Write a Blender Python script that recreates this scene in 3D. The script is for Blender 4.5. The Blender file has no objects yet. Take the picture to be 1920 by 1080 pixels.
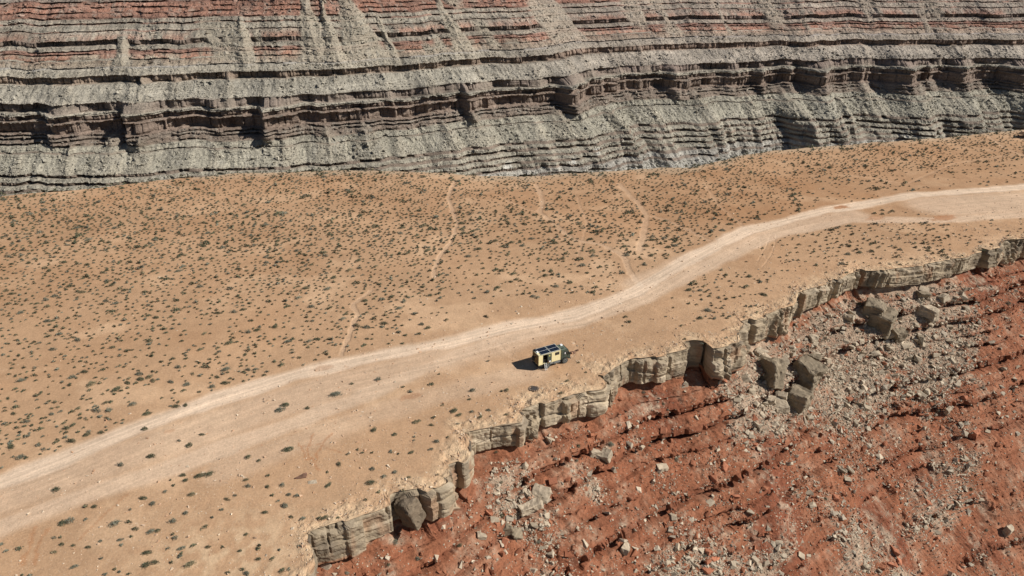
import bpy, bmesh, math, random
import numpy as np
from mathutils import Vector, Matrix, Euler
R = math.radians
rnd = random.Random(7)
rng = np.random.default_rng(11)
S = bpy.context.scene
COL = S.collection

# ------------------------------------------------------------ camera, sky, sun
PITCH, F, H = 27.3, 1300.0, 76.0
cam = bpy.data.cameras.new('camera'); cam.lens = 36 * F / 1920; cam.sensor_width = 36
cam.clip_start = 1; cam.clip_end = 20000
camo = bpy.data.objects.new('camera', cam); COL.objects.link(camo)
camo.location = (0, 0, H); camo.rotation_euler = (R(90 - PITCH), 0, 0); S.camera = camo

SUN = Vector((4.0, -.72, 3.4)).normalized()
EL = math.asin(SUN.z); AZ = math.atan2(SUN.x, SUN.y)
w = bpy.data.worlds.new("World"); S.world = w; w.use_nodes = True
wn = w.node_tree
sk = wn.nodes.new('ShaderNodeTexSky'); sk.sky_type = 'NISHITA'; sk.sun_disc = False
sk.sun_elevation = EL; sk.sun_rotation = AZ; sk.altitude = 1300; sk.dust_density = 0.6
wn.links.new(sk.outputs[0], wn.nodes['Background'].inputs[0])
wn.nodes['Background'].inputs[1].default_value = 0.05
sl = bpy.data.lights.new('sun', 'SUN'); sl.energy = 5.0; sl.angle = R(0.53); sl.color = (1, .955, .89)
so = bpy.data.objects.new('sun', sl); COL.objects.link(so)
so.rotation_euler = SUN.to_track_quat('Z', 'Y').to_euler()
S.view_settings.view_transform = 'Standard'; S.view_settings.look = 'None'
S.view_settings.exposure = 0.2; S.view_settings.gamma = 1.0

# ------------------------------------------------------------ projection helpers
cp, sp = math.cos(R(PITCH)), math.sin(R(PITCH))
def ray(u, v):
    a = (u - 960) / F; b = (540 - v) / F
    return np.array([a, cp + b * sp, -sp + b * cp])
def at(u, v, z=0.0):                       # photo pixel -> point on the level z
    d = ray(u, v); t = (z - H) / d[2]
    return np.array([d[0] * t, d[1] * t])
def proj(P):
    d = P[..., 1] * cp - (P[..., 2] - H) * sp
    up = P[..., 1] * sp + (P[..., 2] - H) * cp
    return 960 + F * P[..., 0] / d, 540 - F * up / d, d

# ------------------------------------------------------------ noise (numpy)
def _h(ix, iy, iz, seed):
    h = (ix.astype(np.int64) * 374761393 + iy.astype(np.int64) * 668265263 + iz.astype(np.int64) * 2147483647 + seed * 1274126177) & 0xffffffff
    h = ((h ^ (h >> 13)) * 1274126177) & 0xffffffff
    h = ((h ^ (h >> 16)) * 2246822519) & 0xffffffff
    h = h ^ (h >> 15)
    return (h & 0xffffff).astype(np.float32) / 8388607.5 - 1
def vn(x, y, z=0.0, seed=0):
    x, y, z = np.broadcast_arrays(np.asarray(x, float), np.asarray(y, float), np.asarray(z, float))
    ix, iy, iz = np.floor(x), np.floor(y), np.floor(z)
    fx, fy, fz = x - ix, y - iy, z - iz
    ix = ix.astype(np.int64); iy = iy.astype(np.int64); iz = iz.astype(np.int64)
    fx, fy, fz = [t * t * (3 - 2 * t) for t in (fx, fy, fz)]
    flat = not np.any(fz)
    out = 0
    for dz in ((0,) if flat else (0, 1)):
        a = _h(ix, iy, iz + dz, seed); b = _h(ix + 1, iy, iz + dz, seed)
        c = _h(ix, iy + 1, iz + dz, seed); d = _h(ix + 1, iy + 1, iz + dz, seed)
        lo = a + (b - a) * fx; hi = c + (d - c) * fx
        v = lo + (hi - lo) * fy
        out = out + v * ((1 - fz) if dz == 0 else fz) if not flat else v
    return out
def fbm(x, y, z=0.0, o=4, seed=0, g=.5):
    t = 0; a = 1.0; n = 0
    for k in range(o):
        t = t + a * vn(np.asarray(x) * 2.03 ** k + 13.7 * k, np.asarray(y) * 2.03 ** k + 7.1 * k, np.asarray(z) * 2.03 ** k, seed + k * 31); n += a; a *= g
    return t / n
def sst(a, b, x):
    t = np.clip((x - a) / (b - a), 0, 1); return t * t * (3 - 2 * t)
def cells(s, sizes, seed):
    """blocks between joints along s: random value of the block and distance to its nearest joint"""
    r = np.random.default_rng(seed); lo, hi = s.min() - 1, s.max() + 1
    e = [lo]
    while e[-1] < hi: e.append(e[-1] + sizes[0] + (sizes[1] - sizes[0]) * r.random() ** 1.6)
    e = np.array(e); k = np.clip(np.searchsorted(e, s) - 1, 0, len(e) - 2)
    val = r.random(len(e))
    return val[k], np.minimum(s - e[k], e[k + 1] - s), k

# ------------------------------------------------------------ mesh helpers
def grid_mesh(name, P, mat, cols=None, attrs=None, smooth=True, kind='structure', uv=None):
    n, m = P.shape[:2]
    me = bpy.data.meshes.new(name)
    me.vertices.add(n * m); me.vertices.foreach_set('co', P.reshape(-1).astype(np.float32))
    i = np.arange(n * m).reshape(n, m)
    q = np.stack([i[:-1, :-1], i[1:, :-1], i[1:, 1:], i[:-1, 1:]], -1).reshape(-1, 4)
    return finish(name, me, q, mat, cols, attrs, smooth, kind)
def finish(name, me, q, mat, cols=None, attrs=None, smooth=False, kind=None):
    nf, k = q.shape
    me.loops.add(nf * k); me.loops.foreach_set('vertex_index', q.reshape(-1).astype(np.int32))
    me.polygons.add(nf); me.polygons.foreach_set('loop_start', (np.arange(nf) * k).astype(np.int32))
    me.polygons.foreach_set('loop_total', np.full(nf, k, np.int32))
    me.polygons.foreach_set('use_smooth', np.full(nf, bool(smooth)))
    me.update(calc_edges=True)
    if cols is not None:
        a = me.color_attributes.new('tint', 'FLOAT_COLOR', 'POINT')
        c = np.ones((len(me.vertices), 4), np.float32); c[:, :3] = cols.reshape(-1, 3); a.data.foreach_set('color', c.reshape(-1))
    for kx, vv in (attrs or {}).items():
        a = me.attributes.new(kx, 'FLOAT', 'POINT'); a.data.foreach_set('value', vv.reshape(-1).astype(np.float32))
    if mat: me.materials.append(mat)
    if name is None: return me
    o = bpy.data.objects.new(name, me); COL.objects.link(o)
    if kind: o['kind'] = kind
    return o
def tag(o, label=None, cat=None, group=None, kind=None):
    if label: o['label'] = label
    if cat: o['category'] = cat
    if group: o['group'] = group
    if kind: o['kind'] = kind
    return o

# ------------------------------------------------------------ materials
class NT:
    def __init__(s, name, rough=.9, spec=.15):
        s.m = bpy.data.materials.new(name); s.m.use_nodes = True; s.t = s.m.node_tree
        s.b = s.t.nodes['Principled BSDF']; s.b.inputs['Roughness'].default_value = rough
        s.b.inputs['Specular IOR Level'].default_value = spec
        s.geo = s.t.nodes.new('ShaderNodeNewGeometry')
    def n(s, t, **kw):
        x = s.t.nodes.new(t)
        for k, v in kw.items(): setattr(x, k, v)
        return x
    def l(s, a, b): s.t.links.new(a, b)
    def noise(s, scale, detail=4, rough=.6, vec=None):
        x = s.n('ShaderNodeTexNoise'); x.inputs['Scale'].default_value = scale; x.inputs['Detail'].default_value = detail
        x.inputs['Roughness'].default_value = rough
        s.l(vec or s.geo.outputs['Position'], x.inputs['Vector']); return x.outputs['Fac']
    def scaled(s, v, vec=None):
        x = s.n('ShaderNodeVectorMath', operation='MULTIPLY'); s.l(vec or s.geo.outputs['Position'], x.inputs[0]); x.inputs[1].default_value = v
        return x.outputs[0]
    def mr(s, f, a, b, c, d):
        x = s.n('ShaderNodeMapRange'); s.l(f, x.inputs[0])
        for i, v in enumerate((a, b, c, d)): x.inputs[i + 1].default_value = v
        return x.outputs[0]
    def math(s, op, a, b):
        x = s.n('ShaderNodeMath', operation=op)
        for i, v in enumerate((a, b)):
            if isinstance(v, (int, float)): x.inputs[i].default_value = v
            else: s.l(v, x.inputs[i])
        return x.outputs[0]
    def mix(s, f, a, b, mode='MIX'):
        x = s.n('ShaderNodeMix', data_type='RGBA', blend_type=mode)
        if isinstance(f, (int, float)): x.inputs[0].default_value = f
        else: s.l(f, x.inputs[0])
        for i, v in ((6, a), (7, b)):
            if isinstance(v, tuple): x.inputs[i].default_value = (*v, 1)
            else: s.l(v, x.inputs[i])
        return x.outputs[2]
    def gray(s, f):
        x = s.n('ShaderNodeCombineColor')
        for i in range(3): s.l(f, x.inputs[i])
        return x.outputs[0]
    def attr(s, nm, out='Color'):
        x = s.n('ShaderNodeAttribute', attribute_name=nm); return x.outputs[out]
    def bump(s, h, st, dist):
        x = s.n('ShaderNodeBump'); x.inputs['Strength'].default_value = st; x.inputs['Distance'].default_value = dist
        s.l(h, x.inputs['Height']); s.l(x.outputs[0], s.b.inputs['Normal'])
    def color(s, c): s.l(c, s.b.inputs['Base Color'])

def rock_mat(name, fine=1.6, coarse=.15, lo=.72, hi=1.28, bump=.5, bdist=.5, strata=None):
    n = NT(name)
    c = n.attr('tint')
    a = n.noise(fine, 5, .7); b = n.noise(coarse, 3, .55)
    c = n.mix(1.0, c, n.gray(n.mr(a, .25, .75, lo, hi)), 'MULTIPLY')
    c = n.mix(1.0, c, n.gray(n.mr(b, .3, .7, .86, 1.12)), 'MULTIPLY')
    h = a
    if strata:
        st = n.noise(1.0, 4, .65, n.scaled((.02, .02, strata)))
        c = n.mix(1.0, c, n.gray(n.mr(st, .3, .7, .82, 1.16)), 'MULTIPLY')
        h = n.math('ADD', a, st)
    n.color(c); n.bump(h, bump, bdist); return n.m
M_WALL = rock_mat('canyon_rock', .7, .03, .55, 1.42, .9, 1.2, 1.3)
M_CAP = rock_mat('limestone', 2.2, .25, .74, 1.24, .5, .14, 2.0)
M_RED = rock_mat('red_rock', 2.6, .2, .66, 1.32, .8, .22, 2.5)
M_RUB = rock_mat('rubble_rock', 3.0, .5, .75, 1.2, .5, .1)

n = NT('desert_soil', .95, .05)
c = n.attr('tint')
along = n.n('ShaderNodeCombineXYZ'); n.l(n.attr('along', 'Fac'), along.inputs[0]); n.l(n.attr('across', 'Fac'), along.inputs[1])
streak = n.noise(1.0, 4, .6, n.scaled((.03, 1.1, 1), along.outputs[0]))
road = n.attr('road', 'Fac')
big = n.noise(.03, 4, .6); mid = n.noise(.35, 5, .65); fin = n.noise(2.8, 4, .75); spk = n.noise(5.5, 2, .5)
c = n.mix(1.0, c, n.gray(n.mr(big, .3, .7, .9, 1.09)), 'MULTIPLY')
c = n.mix(1.0, c, n.gray(n.mr(mid, .25, .75, .88, 1.11)), 'MULTIPLY')
c = n.mix(1.0, c, n.gray(n.mr(fin, .25, .75, .84, 1.16)), 'MULTIPLY')
c = n.mix(road, c, n.mix(1.0, c, n.gray(n.mr(streak, .3, .7, .72, 1.18)), 'MULTIPLY'))
peb = n.mr(spk, .66, .72, 0, 1)
c = n.mix(n.math('MULTIPLY', peb, n.attr('stony', 'Fac')), c, (.62, .5, .37))
n.color(c); n.bump(n.math('ADD', n.math('MULTIPLY', fin, .6), n.math('MULTIPLY', mid, 1.2)), .55, .16)
M_SOIL = n.m

def simple(name, col, rough=.6, spec=.4, metal=0, var=.12, scale=3):
    n = NT(name, rough, spec)
    f = n.noise(scale, 4, .6)
    n.color(n.mix(1.0, col, n.gray(n.mr(f, .3, .7, 1 - var, 1 + var)), 'MULTIPLY'))
    n.b.inputs['Metallic'].default_value = metal
    return n.m

# ------------------------------------------------------------ near rim path
def poly(pts, step):
    pts = np.array(pts, float); d = np.r_[0, np.cumsum(np.hypot(*np.diff(pts, axis=0).T))]
    n = max(2, int(d[-1] / step)); t = np.linspace(0, d[-1], n)
    return np.stack([np.interp(t, d, pts[:, 0]), np.interp(t, d, pts[:, 1])], -1), t
def gsm(a, sg):
    k = int(3 * sg) + 1; x = np.arange(-k, k + 1); wt = np.exp(-.5 * (x / sg) ** 2); wt /= wt.sum()
    pad = np.pad(a, [(k, k)] + [(0, 0)] * (a.ndim - 1), mode='reflect', reflect_type='odd')
    if a.ndim == 1: return np.convolve(pad, wt, 'valid')
    return np.stack([np.convolve(pad[:, j], wt, 'valid') for j in range(a.shape[1])], -1)
rim_px = [(584, 1075), (578, 1035), (572, 998), (650, 975), (738, 942), (744, 938), (793, 932), (834, 902), (838, 880), (868, 868), (877, 850), (874, 812),
          (925, 800), (976, 790), (984, 768), (1050, 748), (1124, 725), (1132, 706), (1160, 690), (1195, 672), (1290, 656), (1308, 652), (1335, 655), (1384, 640),
          (1390, 604), (1432, 590), (1490, 573), (1494, 548), (1600, 513), (1650, 505), (1770, 490), (1850, 474), (1880, 466), (1887, 452), (1935, 445)]
rimw = [(-170, -25), (-115, 8), (-75, 32), (-45, 48), (-29, 60)] + [tuple(at(*p)) for p in rim_px]
rimw += [(rimw[-1][0] + 25, rimw[-1][1] + 8), (rimw[-1][0] + 60, rimw[-1][1] + 40), (rimw[-1][0] + 140, rimw[-1][1] + 70)]
rim, rs = poly(rimw, .24)
NC = len(rim)
print('columns', NC)
smo = gsm(rim, 45)                      # smooth line the slope follows
tan = np.gradient(gsm(rim, 2.2), axis=0); tan /= np.linalg.norm(tan, axis=1)[:, None]
nrm = np.stack([tan[:, 1], -tan[:, 0]], -1)
tanS = np.gradient(gsm(rim, 60), axis=0); tanS /= np.linalg.norm(tanS, axis=1)[:, None]
nS = gsm(np.stack([tanS[:, 1], -tanS[:, 0]], -1), 60)
bv, bd, bk = cells(rs, (3.0, 17.0), 5)
bv2, bd2, _ = cells(rs, (.6, 2.4), 9)
def facets(s, sizes, seed, amp):
    r = np.random.default_rng(seed); e = [s.min() - 1]
    while e[-1] < s.max() + 1: e.append(e[-1] + sizes[0] + (sizes[1] - sizes[0]) * r.random() ** 1.6)
    return np.interp(s, e, r.uniform(-amp, amp, len(e)))
boff = gsm((bv - .4) * 1.0, .5) + facets(rs, (2.5, 9.0), 6, .8) + facets(rs, (.5, 1.6), 7, .10)
crack = gsm(np.exp(-(bd / .25) ** 2), .7) * np.where(bv > .45, .8, .12)
# deeper notches where blocks have dropped out
notch = np.zeros(NC)
for (u, v), wd, dp in (((768, 936), 3.2, 1.8), ((1312, 655), 2.4, 2.6), ((1330, 655), 1.0, 1.8), ((1398, 600), 1.6, 1.2), ((855, 872), 1.3, 1.0), ((1857, 474), 1.6, 2.0), ((1560, 525), 1.3, 1.2), ((1130, 710), .9, 1.2), ((1620, 510), .9, 1.3)):
    q = at(u, v); k = np.argmin(np.hypot(rim[:, 0] - q[0], rim[:, 1] - q[1])); notch += dp * sst(wd, wd * .75, np.abs(rs - rs[k]))
edge = rim + nrm * (boff - crack - notch)[:, None]
capH = 5.6 + 1.0 * vn(rs / 22, 1, seed=8) + .9 * sst(150, 260, rs) + .25 * vn(rs / 3, 3, seed=5)

# ------------------------------------------------------------ roads and trails on the mesa
def W(pts): return np.array([at(*p) for p in pts])
road_main = W([(-260, 1010), (-100, 945), (0, 903), (120, 858), (250, 805), (400, 750), (560, 702), (700, 672), (850, 640), (950, 615), (1080, 590), (1190, 545), (1290, 488), (1400, 432), (1550, 395), (1700, 368), (1930, 348), (2200, 330)])
road_low = W([(-300, 1120), (-100, 1040), (0, 988), (100, 948), (250, 900), (400, 848), (560, 792), (700, 735), (800, 690), (930, 640), (1080, 605), (1200, 560), (1320, 500), (1440, 443), (1590, 411), (1760, 412), (1940, 400), (2200, 385)])
roads = [(road_main, 2.3, 1.0), (road_low, 2.3, .6),
         (W([(-60, 955), (250, 845), (560, 745), (760, 690), (980, 628)]), 4.8, .42),
         (W([(1200, 535), (1330, 480), (1440, 430), (1600, 402)]), 4.4, .5),
         (W([(1760, 385), (1950, 378)]), 9.5, .55), (W([(1000, 700), (840, 735), (640, 800), (420, 880)]), 3.0, .3)]
trails = [(W([(852, 338), (840, 370), (850, 400), (857, 420), (848, 450), (818, 490), (812, 520)]), .55, .8), (W([(695, 543), (664, 568), (669, 592), (650, 640), (640, 668)]), .5, .7),
          (W([(1160, 345), (1200, 385), (1212, 402), (1206, 440), (1198, 470)]), .9, .65), (W([(1212, 402), (1250, 412), (1290, 430), (1330, 450)]), .7, .6),
          (W([(1005, 345), (1018, 375), (1012, 398), (1050, 430), (1078, 450), (1130, 460), (1172, 482), (1180, 510), (1200, 535)]), .7, .7),
          (W([(930, 365), (980, 390), (1012, 398)]), .4, .5), (W([(1600, 330), (1700, 345), (1790, 305), (1900, 290)]), .5, .4), (W([(1325, 350), (1345, 380), (1400, 430)]), .6, .4), (W([(1840, 245), (1880, 275), (1935, 300)]), .7, .6), (W([(1080, 365), (1100, 420), (1085, 480)]), .35, .35),
          (W([(560, 830), (575, 860), (600, 885)]), .18, -.5), (W([(590, 815), (578, 845), (585, 870)]), .18, -.5), (W([(620, 815), (600, 840), (590, 870)]), .18, -.5),
          (W([(640, 850), (600, 835), (560, 838)]), .16, -.4), (W([(1445, 440), (1435, 465), (1420, 490)]), .2, .3), (W([(1455, 440), (1450, 470), (1430, 500)]), .2, .3), (W([(1425, 445), (1428, 470), (1440, 488)]), .2, .25), (W([(925, 640), (960, 668), (1000, 690)]), .3, .3), (W([(1075, 640), (1082, 652), (1070, 672)]), .3, .3),
          (W([(60, 1060), (75, 1015), (90, 990)]), .25, -.4), (W([(40, 1060), (58, 1010), (70, 985)]), .25, -.4), (W([(150, 1010), (200, 960), (240, 925)]), .2, -.35)]
stains = [((605, 691), 22, .4), ((650, 689), 5, .4), ((318, 807), 10, .4), ((1578, 388), 18, 1.0), ((768, 745), 22, .5), ((1770, 408), 28, .8), ((1640, 408), 22, .6)]
def pdist(X, Y, pts):
    best = np.full(X.shape, 1e9); al = np.zeros(X.shape); sd = np.zeros(X.shape); L = 0
    for a, b in zip(pts[:-1], pts[1:]):
        d = b - a; l = np.hypot(*d); t = ((X - a[0]) * d[0] + (Y - a[1]) * d[1]) / l ** 2; tc = np.clip(t, 0, 1)
        ex, ey = X - a[0] - tc * d[0], Y - a[1] - tc * d[1]; q = np.hypot(ex, ey); sg = np.sign(d[0] * ey - d[1] * ex)
        mk = q < best; best = np.where(mk, q, best); al = np.where(mk, L + tc * l, al); sd = np.where(mk, q * sg, sd); L += l
    return best, al, sd

def mesa_fields(X, Y):
    wob = fbm(X / 6, Y / 6, o=3, seed=40)
    rd = np.zeros(X.shape)
    for pts, hw, st in roads:
        q, _, _ = pdist(X, Y, pts); q = q + wob * 1.1
        rd = np.maximum(rd, st * (1 - sst(hw * .55, hw * 1.45, q)))
    tr = np.zeros(X.shape); w2 = fbm(X / 1.6, Y / 1.6, o=2, seed=44)
    for pts, hw, st in trails:
        q, _, _ = pdist(X + w2 * .5, Y + w2 * .5, pts)
        v = st * (1 - sst(hw * .6, hw * 1.5, q)); tr = np.where(np.abs(v) > np.abs(tr), v, tr)
    return rd, tr
def mesa_z(X, Y):
    return .35 * fbm(X / 28, Y / 28, o=2, seed=21) + .05 * fbm(X / 2.2, Y / 2.2, o=3, seed=22)

far_px = [(0, 364), (60, 359), (200, 346), (300, 334), (420, 323), (600, 316), (720, 317), (860, 321), (960, 327), (1080, 319), (1180, 313), (1300, 308), (1350, 296), (1400, 285), (1500, 273), (1600, 266), (1700, 259), (1800, 251), (1920, 241)]
farw = [(-560, 130), (-330, 200)] + [tuple(at(*p)) for p in far_px] + [(300, 330), (420, 345), (560, 350)]
fe, ft = poly(farw, .5)
fq = ft[-1] * (rs / rs[-1])
FE = np.stack([np.interp(fq, ft, fe[:, 0]), np.interp(fq, ft, fe[:, 1])], -1)
FE = gsm(FE, 3) + 1.6 * np.stack([0 * rs, fbm(fq / 9, 0, o=4, seed=2)], -1)
NR = 430
wv = np.linspace(0, 1, NR) ** 1.35
P = np.zeros((NR, NC, 3))
rimS = gsm(rim, 20)
tq = (sst(0, 9, wv * 130))[:, None, None]
rimSS = gsm(rim, 60); tq2 = (sst(4, 40, wv * 130))[:, None, None]
src = edge[None] * (1 - tq) + rimS[None] * tq
src = src * (1 - tq2) + rimSS[None] * tq2
P[:, :, :2] = src * (1 - wv)[:, None, None] + FE[None] * wv[:, None, None]
X, Y = P[:, :, 0], P[:, :, 1]
dr = np.hypot(*(P[:, :, :2] - edge[None]).transpose(2, 0, 1))
dfar = np.hypot(*(P[:, :, :2] - FE[None]).transpose(2, 0, 1))
RD, TR = mesa_fields(X, Y)
rimfade = 1 - sst(0, 7, dr + 3 * fbm(X / 5, Y / 5, o=3, seed=71))
Z = mesa_z(X, Y) * sst(0, 4, dr) - .06 * RD - .16 * np.clip(TR, 0, 1) * (1 - RD) - 3.0 * sst(4, -1, dfar) ** 2
plates = fbm(X / 1.3, Y / 1.3, o=3, seed=73)
Z += .42 * rimfade * (np.floor(plates * 6) / 6 + .5 * np.floor(3 * fbm(X / 4, Y / 4, o=2, seed=74)) / 3) * sst(0, .5, dr)
P[:, :, 2] = Z
base = np.array([.44, .275, .16]); brown = np.array([.36, .20, .105]); pale = np.array([.69, .525, .38]); buff = np.array([.54, .39, .245]); rust = np.array([.36, .15, .06])
px_, py_, _ = proj(P)
far = sst(60, 150, dr)
m1 = np.clip(.32 * far + .75 * np.exp(-((X - 62) / 60) ** 2 - ((Y - 205) / 32) ** 2) + .45 * np.exp(-((X - 140) / 70) ** 2 - ((Y - 235) / 38) ** 2) + .55 * fbm(X / 30, Y / 14, o=4, seed=51) + .3 * fbm(X / 5, Y / 5, o=3, seed=52), 0, 1)
C = base + (brown - base) * m1[..., None]
C = C + (np.array([.56, .37, .225]) - C) * (.7 * sst(.12, .5, fbm(X / 11, Y / 8, o=5, seed=53)) * (1 - m1))[..., None]
C = C + (pale - C) * (.9 * RD + .25 * np.clip(TR, 0, 1))[..., None]
C = C + (rust - C) * np.clip(-TR, 0, 1)[..., None]
C = C + (buff - C) * (.95 * rimfade * sst(-.7, .3, fbm(X / 2, Y / 2, o=4, seed=61)))[..., None]
lip = sst(11, 2, dfar + 4 * fbm(X / 6, Y / 6, o=3, seed=66))
C = C + (np.array([.44, .33, .22]) - C) * (.75 * lip * (X > -110))[..., None]
for (u, v), rp, st in stains:
    q = at(u, v); e = at(u + rp, v); rx = abs(e[0] - q[0]); nn = fbm(X / .8, Y / .8, o=3, seed=81)
    C = C + (rust - C) * (st * .8 * sst(1.15, .6, np.hypot((X - q[0]) / rx, (Y - q[1] - .35 * (X - q[0])) / (rx * .5)) + .5 * nn))[..., None]
bl = at(560, 1040); pl = np.exp(-((X - bl[0] + 8) / 14) ** 2 - ((Y - bl[1]) / 8) ** 2)
C = C + (buff * 1.08 - C) * (.7 * pl * sst(-.3, .4, fbm(X / 1.2, Y / 1.2, o=4, seed=63)))[..., None]
_, AL, AC = pdist(X, Y, road_main)
stony = np.clip(.25 + .75 * rimfade + .5 * sst(.1, .5, fbm(X / 9, Y / 9, o=3, seed=90)) + .4 * sst(60, 20, dr), 0, 1)
mesa = grid_mesh('mesa_ground', P, M_SOIL, C, {'road': RD, 'along': AL, 'across': AC, 'stony': stony}, smooth=False)

# ------------------------------------------------------------ limestone cap cliff along the near rim
NV = 46
t = np.linspace(0, 1, NV)[:, None]
zc = -t * capH[None]
prof = np.where(t < .06, -.5 * (1 - t / .06), 0) - .5 * t
step = .8 * sst(.10, .13, t + .09 * vn(rs / 1.7, 0, seed=31)[None]) * (vn(rs / 7, 5, seed=32)[None] > -.1) + .45 * sst(.40, .42, t + .15 * vn(rs / 6, 0, seed=33)[None]) * (vn(rs / 10, 8, seed=42)[None] > .1)
und = -2.4 * sst(.80, .93, t) * sst(-.45, .1, vn(rs / 18, 9, seed=34))[None]
q3 = (np.broadcast_to(rs[None], (NV, NC)), zc)
rough = .42 * fbm(q3[0] / 2.2, q3[1] / 2.2, o=5, seed=35) + .07 * vn(q3[0] / 6, q3[1] / .35, seed=36) + .10 * fbm(q3[0] / .5, q3[1] / .5, o=2, seed=37)
hc = vn(rs / 5, 2, seed=38)[None]; hjoint = -.35 * np.exp(-((t - .5 - .2 * hc) / .025) ** 2) * (bv[None] > .5)
v5, d5, _ = cells(rs, (1.2, 6.0), 77); c5 = np.exp(-(d5 / .2) ** 2)[None] * sst(-.1, .1, vn(rs / 3, 0, seed=45)[None] + .8 * np.sin(t * 4 + 7 * v5[None]))
crum = np.zeros(NC)
for u, v, wd in ((838, 885, 2.2), (1388, 622, 5), (1350, 648, 3), (1470, 578, 3), (990, 762, 2.5), (1905, 452, 5), (1150, 700, 3)):
    q = at(u, v); k = np.argmin(np.hypot(rim[:, 0] - q[0], rim[:, 1] - q[1])); crum = np.maximum(crum, sst(wd, wd * .5, np.abs(rs - rs[k])))
tt = t + .12 * vn(rs / 1.3, 0, seed=46)[None] + .06 * vn(rs / .6, 0, seed=47)[None]
crumble = crum[None] * (np.floor(np.clip(tt, 0, 1) * 5) / 5 * 1.5 + .6 * vn(rs[None] / 1.2, np.floor(tt * 5) * 3.3, seed=48)) * sst(0, .1, t)
out = prof + step + crumble - .55 * c5 * sst(0, .05, t) + und * (1 - crum[None]) + (rough + hjoint) * sst(0, .04, t) - (crack * .6)[None] * sst(0, .05, t)
nrmC = gsm(nrm, 4); CP = np.zeros((NV, NC, 3)); CP[:, :, :2] = edge[None] + nrmC[None] * out[..., None]; CP[:, :, 2] = zc
CP[0, :, :2] = edge; CP[0, :, 2] = Z[0]
cc = np.array([.34, .27, .185]); cg = np.array([.22, .175, .125]); cl = np.array([.47, .385, .28])
nn = fbm(q3[0] / 4, q3[1] / 1.5, o=4, seed=39)
CC = cc + (cg - cc) * sst(-.1, .5, nn)[..., None]; CC = CC + (cl - CC) * (sst(.1, .5, -nn) * .7)[..., None]
CC = CC * (.85 + .3 * bv)[None, :, None]
CC = CC + (np.array([.30, .16, .09]) - CC) * (.55 * sst(.2, .6, vn(q3[0] / 1.1, q3[1] / 7, seed=41)) * sst(0, .3, t) * sst(1, .5, t))[..., None]
CC = CC + (np.array([.36, .15, .075]) - CC) * (.7 * sst(.9, 1, t) * np.ones_like(nn))[..., None]
cap = grid_mesh('rim_cliff', CP, M_CAP, CC * (1 - .45 * (c5 * np.ones_like(nn))[..., None] * 0), smooth=False)

# ------------------------------------------------------------ red ledgy slope below the cap
led = [(7.4, .5), (9.2, 2.3), (13.2, 2.2), (17.0, 1.0), (19.4, 1.2), (22.4, 2.9), (27.0, 1.0), (29.0, 2.1), (32.5, 1.3), (35.5, 1.8), (39, 1.5), (45, 2), (52, 2)]
zs = [0.]; ds = [0.]; sm = []
prof_z = []; prof_d = []; prof_l = []
z0, d0 = -4.6, -2.4
zz, dd = z0, d0; k = 0
while zz > -62:
    if k < len(led) and zz <= -led[k][0]:
        nst = max(4, int(led[k][1] / .17))
        for j in range(nst + 1):
            f = j / nst
            prof_z.append(zz - led[k][1] * f); prof_d.append(dd + .12 * math.sin(f * 3.1) - (2.5 if led[k][1] > 2 else 1.0) * min(1, max(0, (f - .55) / .15)) * (1 if f < .97 else .4)); prof_l.append(k + 1)
        zz -= led[k][1] + .08; dd += .05; k += 1
    else:
        st = .24 if zz > -36 else .8
        prof_z.append(zz); prof_d.append(dd); prof_l.append(0)
        zz -= st * .5; dd += st * .87
pz, pd, plx = map(np.array, (prof_z, prof_d, prof_l))
ps = np.interp(pz[::-1], [pz[-1], pz[0]], [pd[-1], pd[0]])[::-1]     # the same slope without ledges
ps = gsm(pd, 26); ps += 0
nr = len(pz); print('slope rows', nr)
SG = rs[None] * np.ones((nr, 1)); ZG = pz[:, None] * np.ones((1, NC))
ZG = ZG + 1.1 * vn(SG / 60, ZG / 30, seed=119) + .35 * vn(SG / 9, ZG / 9, seed=118)
K = plx[:, None] * np.ones((1, NC), int)
mk = np.ones((nr, NC)); blk = np.zeros((nr, NC))
for k in range(len(led)):
    rows = np.where(np.abs(pz + led[k][0] + led[k][1] / 2) < led[k][1] / 2 + 1.6)[0]
    pres = sst(-.12, .06, fbm(rs / 18 + 31 * k, 0.5, o=4, seed=101 + k) * 1.3 + (.75 if k in (1, 2, 5, 7) else -.05))
    mk[rows] = np.minimum(mk[rows], pres[None]) if False else pres[None]
    v1, e1, _ = cells(rs + .8 * vn(rs / 3, k, seed=6), (1.0, 4.5), 200 + k)
    rr = np.where(plx == k + 1)[0]
    if len(rr):
        f = sst(0, .25, np.linspace(0, 1, len(rr)))[:, None]
        blk[rr] = ((v1 - .5) * 1.5 - .75 * np.exp(-(e1 / .16) ** 2))[None] * f * pres[None]
for r in range(nr): pass
mk = np.stack([gsm(mk[:, j], 3) for j in range(0, NC, 8)], 1)
mk = np.stack([np.interp(np.arange(NC), np.arange(0, NC, 8), mk[r]) for r in range(nr)])
D = ps[:, None] * (1 - mk) + pd[:, None] * mk
D += blk
D += 1.7 * fbm(SG / 22, ZG / 14, o=3, seed=120) * sst(2, 10, D) + .75 * fbm(SG / 5, ZG / 5, o=4, seed=121) * sst(.5, 5, D)
bl_ = sst(0, 22, D)[..., None]
b2_ = sst(.2, 3.5, D)[..., None]; mid_ = gsm(rim, 26)
BX = ((edge - nrm * .2)[None] * (1 - b2_) + mid_[None] * b2_) * (1 - bl_) + smo[None] * bl_
nrmM = gsm(nrm, 26); nb = nrmM[None] * (1 - bl_) + nS[None] * bl_
SP = np.zeros((nr, NC, 3)); SP[:, :, :2] = BX + nb * D[..., None]; SP[:, :, 2] = ZG - (capH - 5.6)[None] * sst(14, 0, D)
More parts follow.
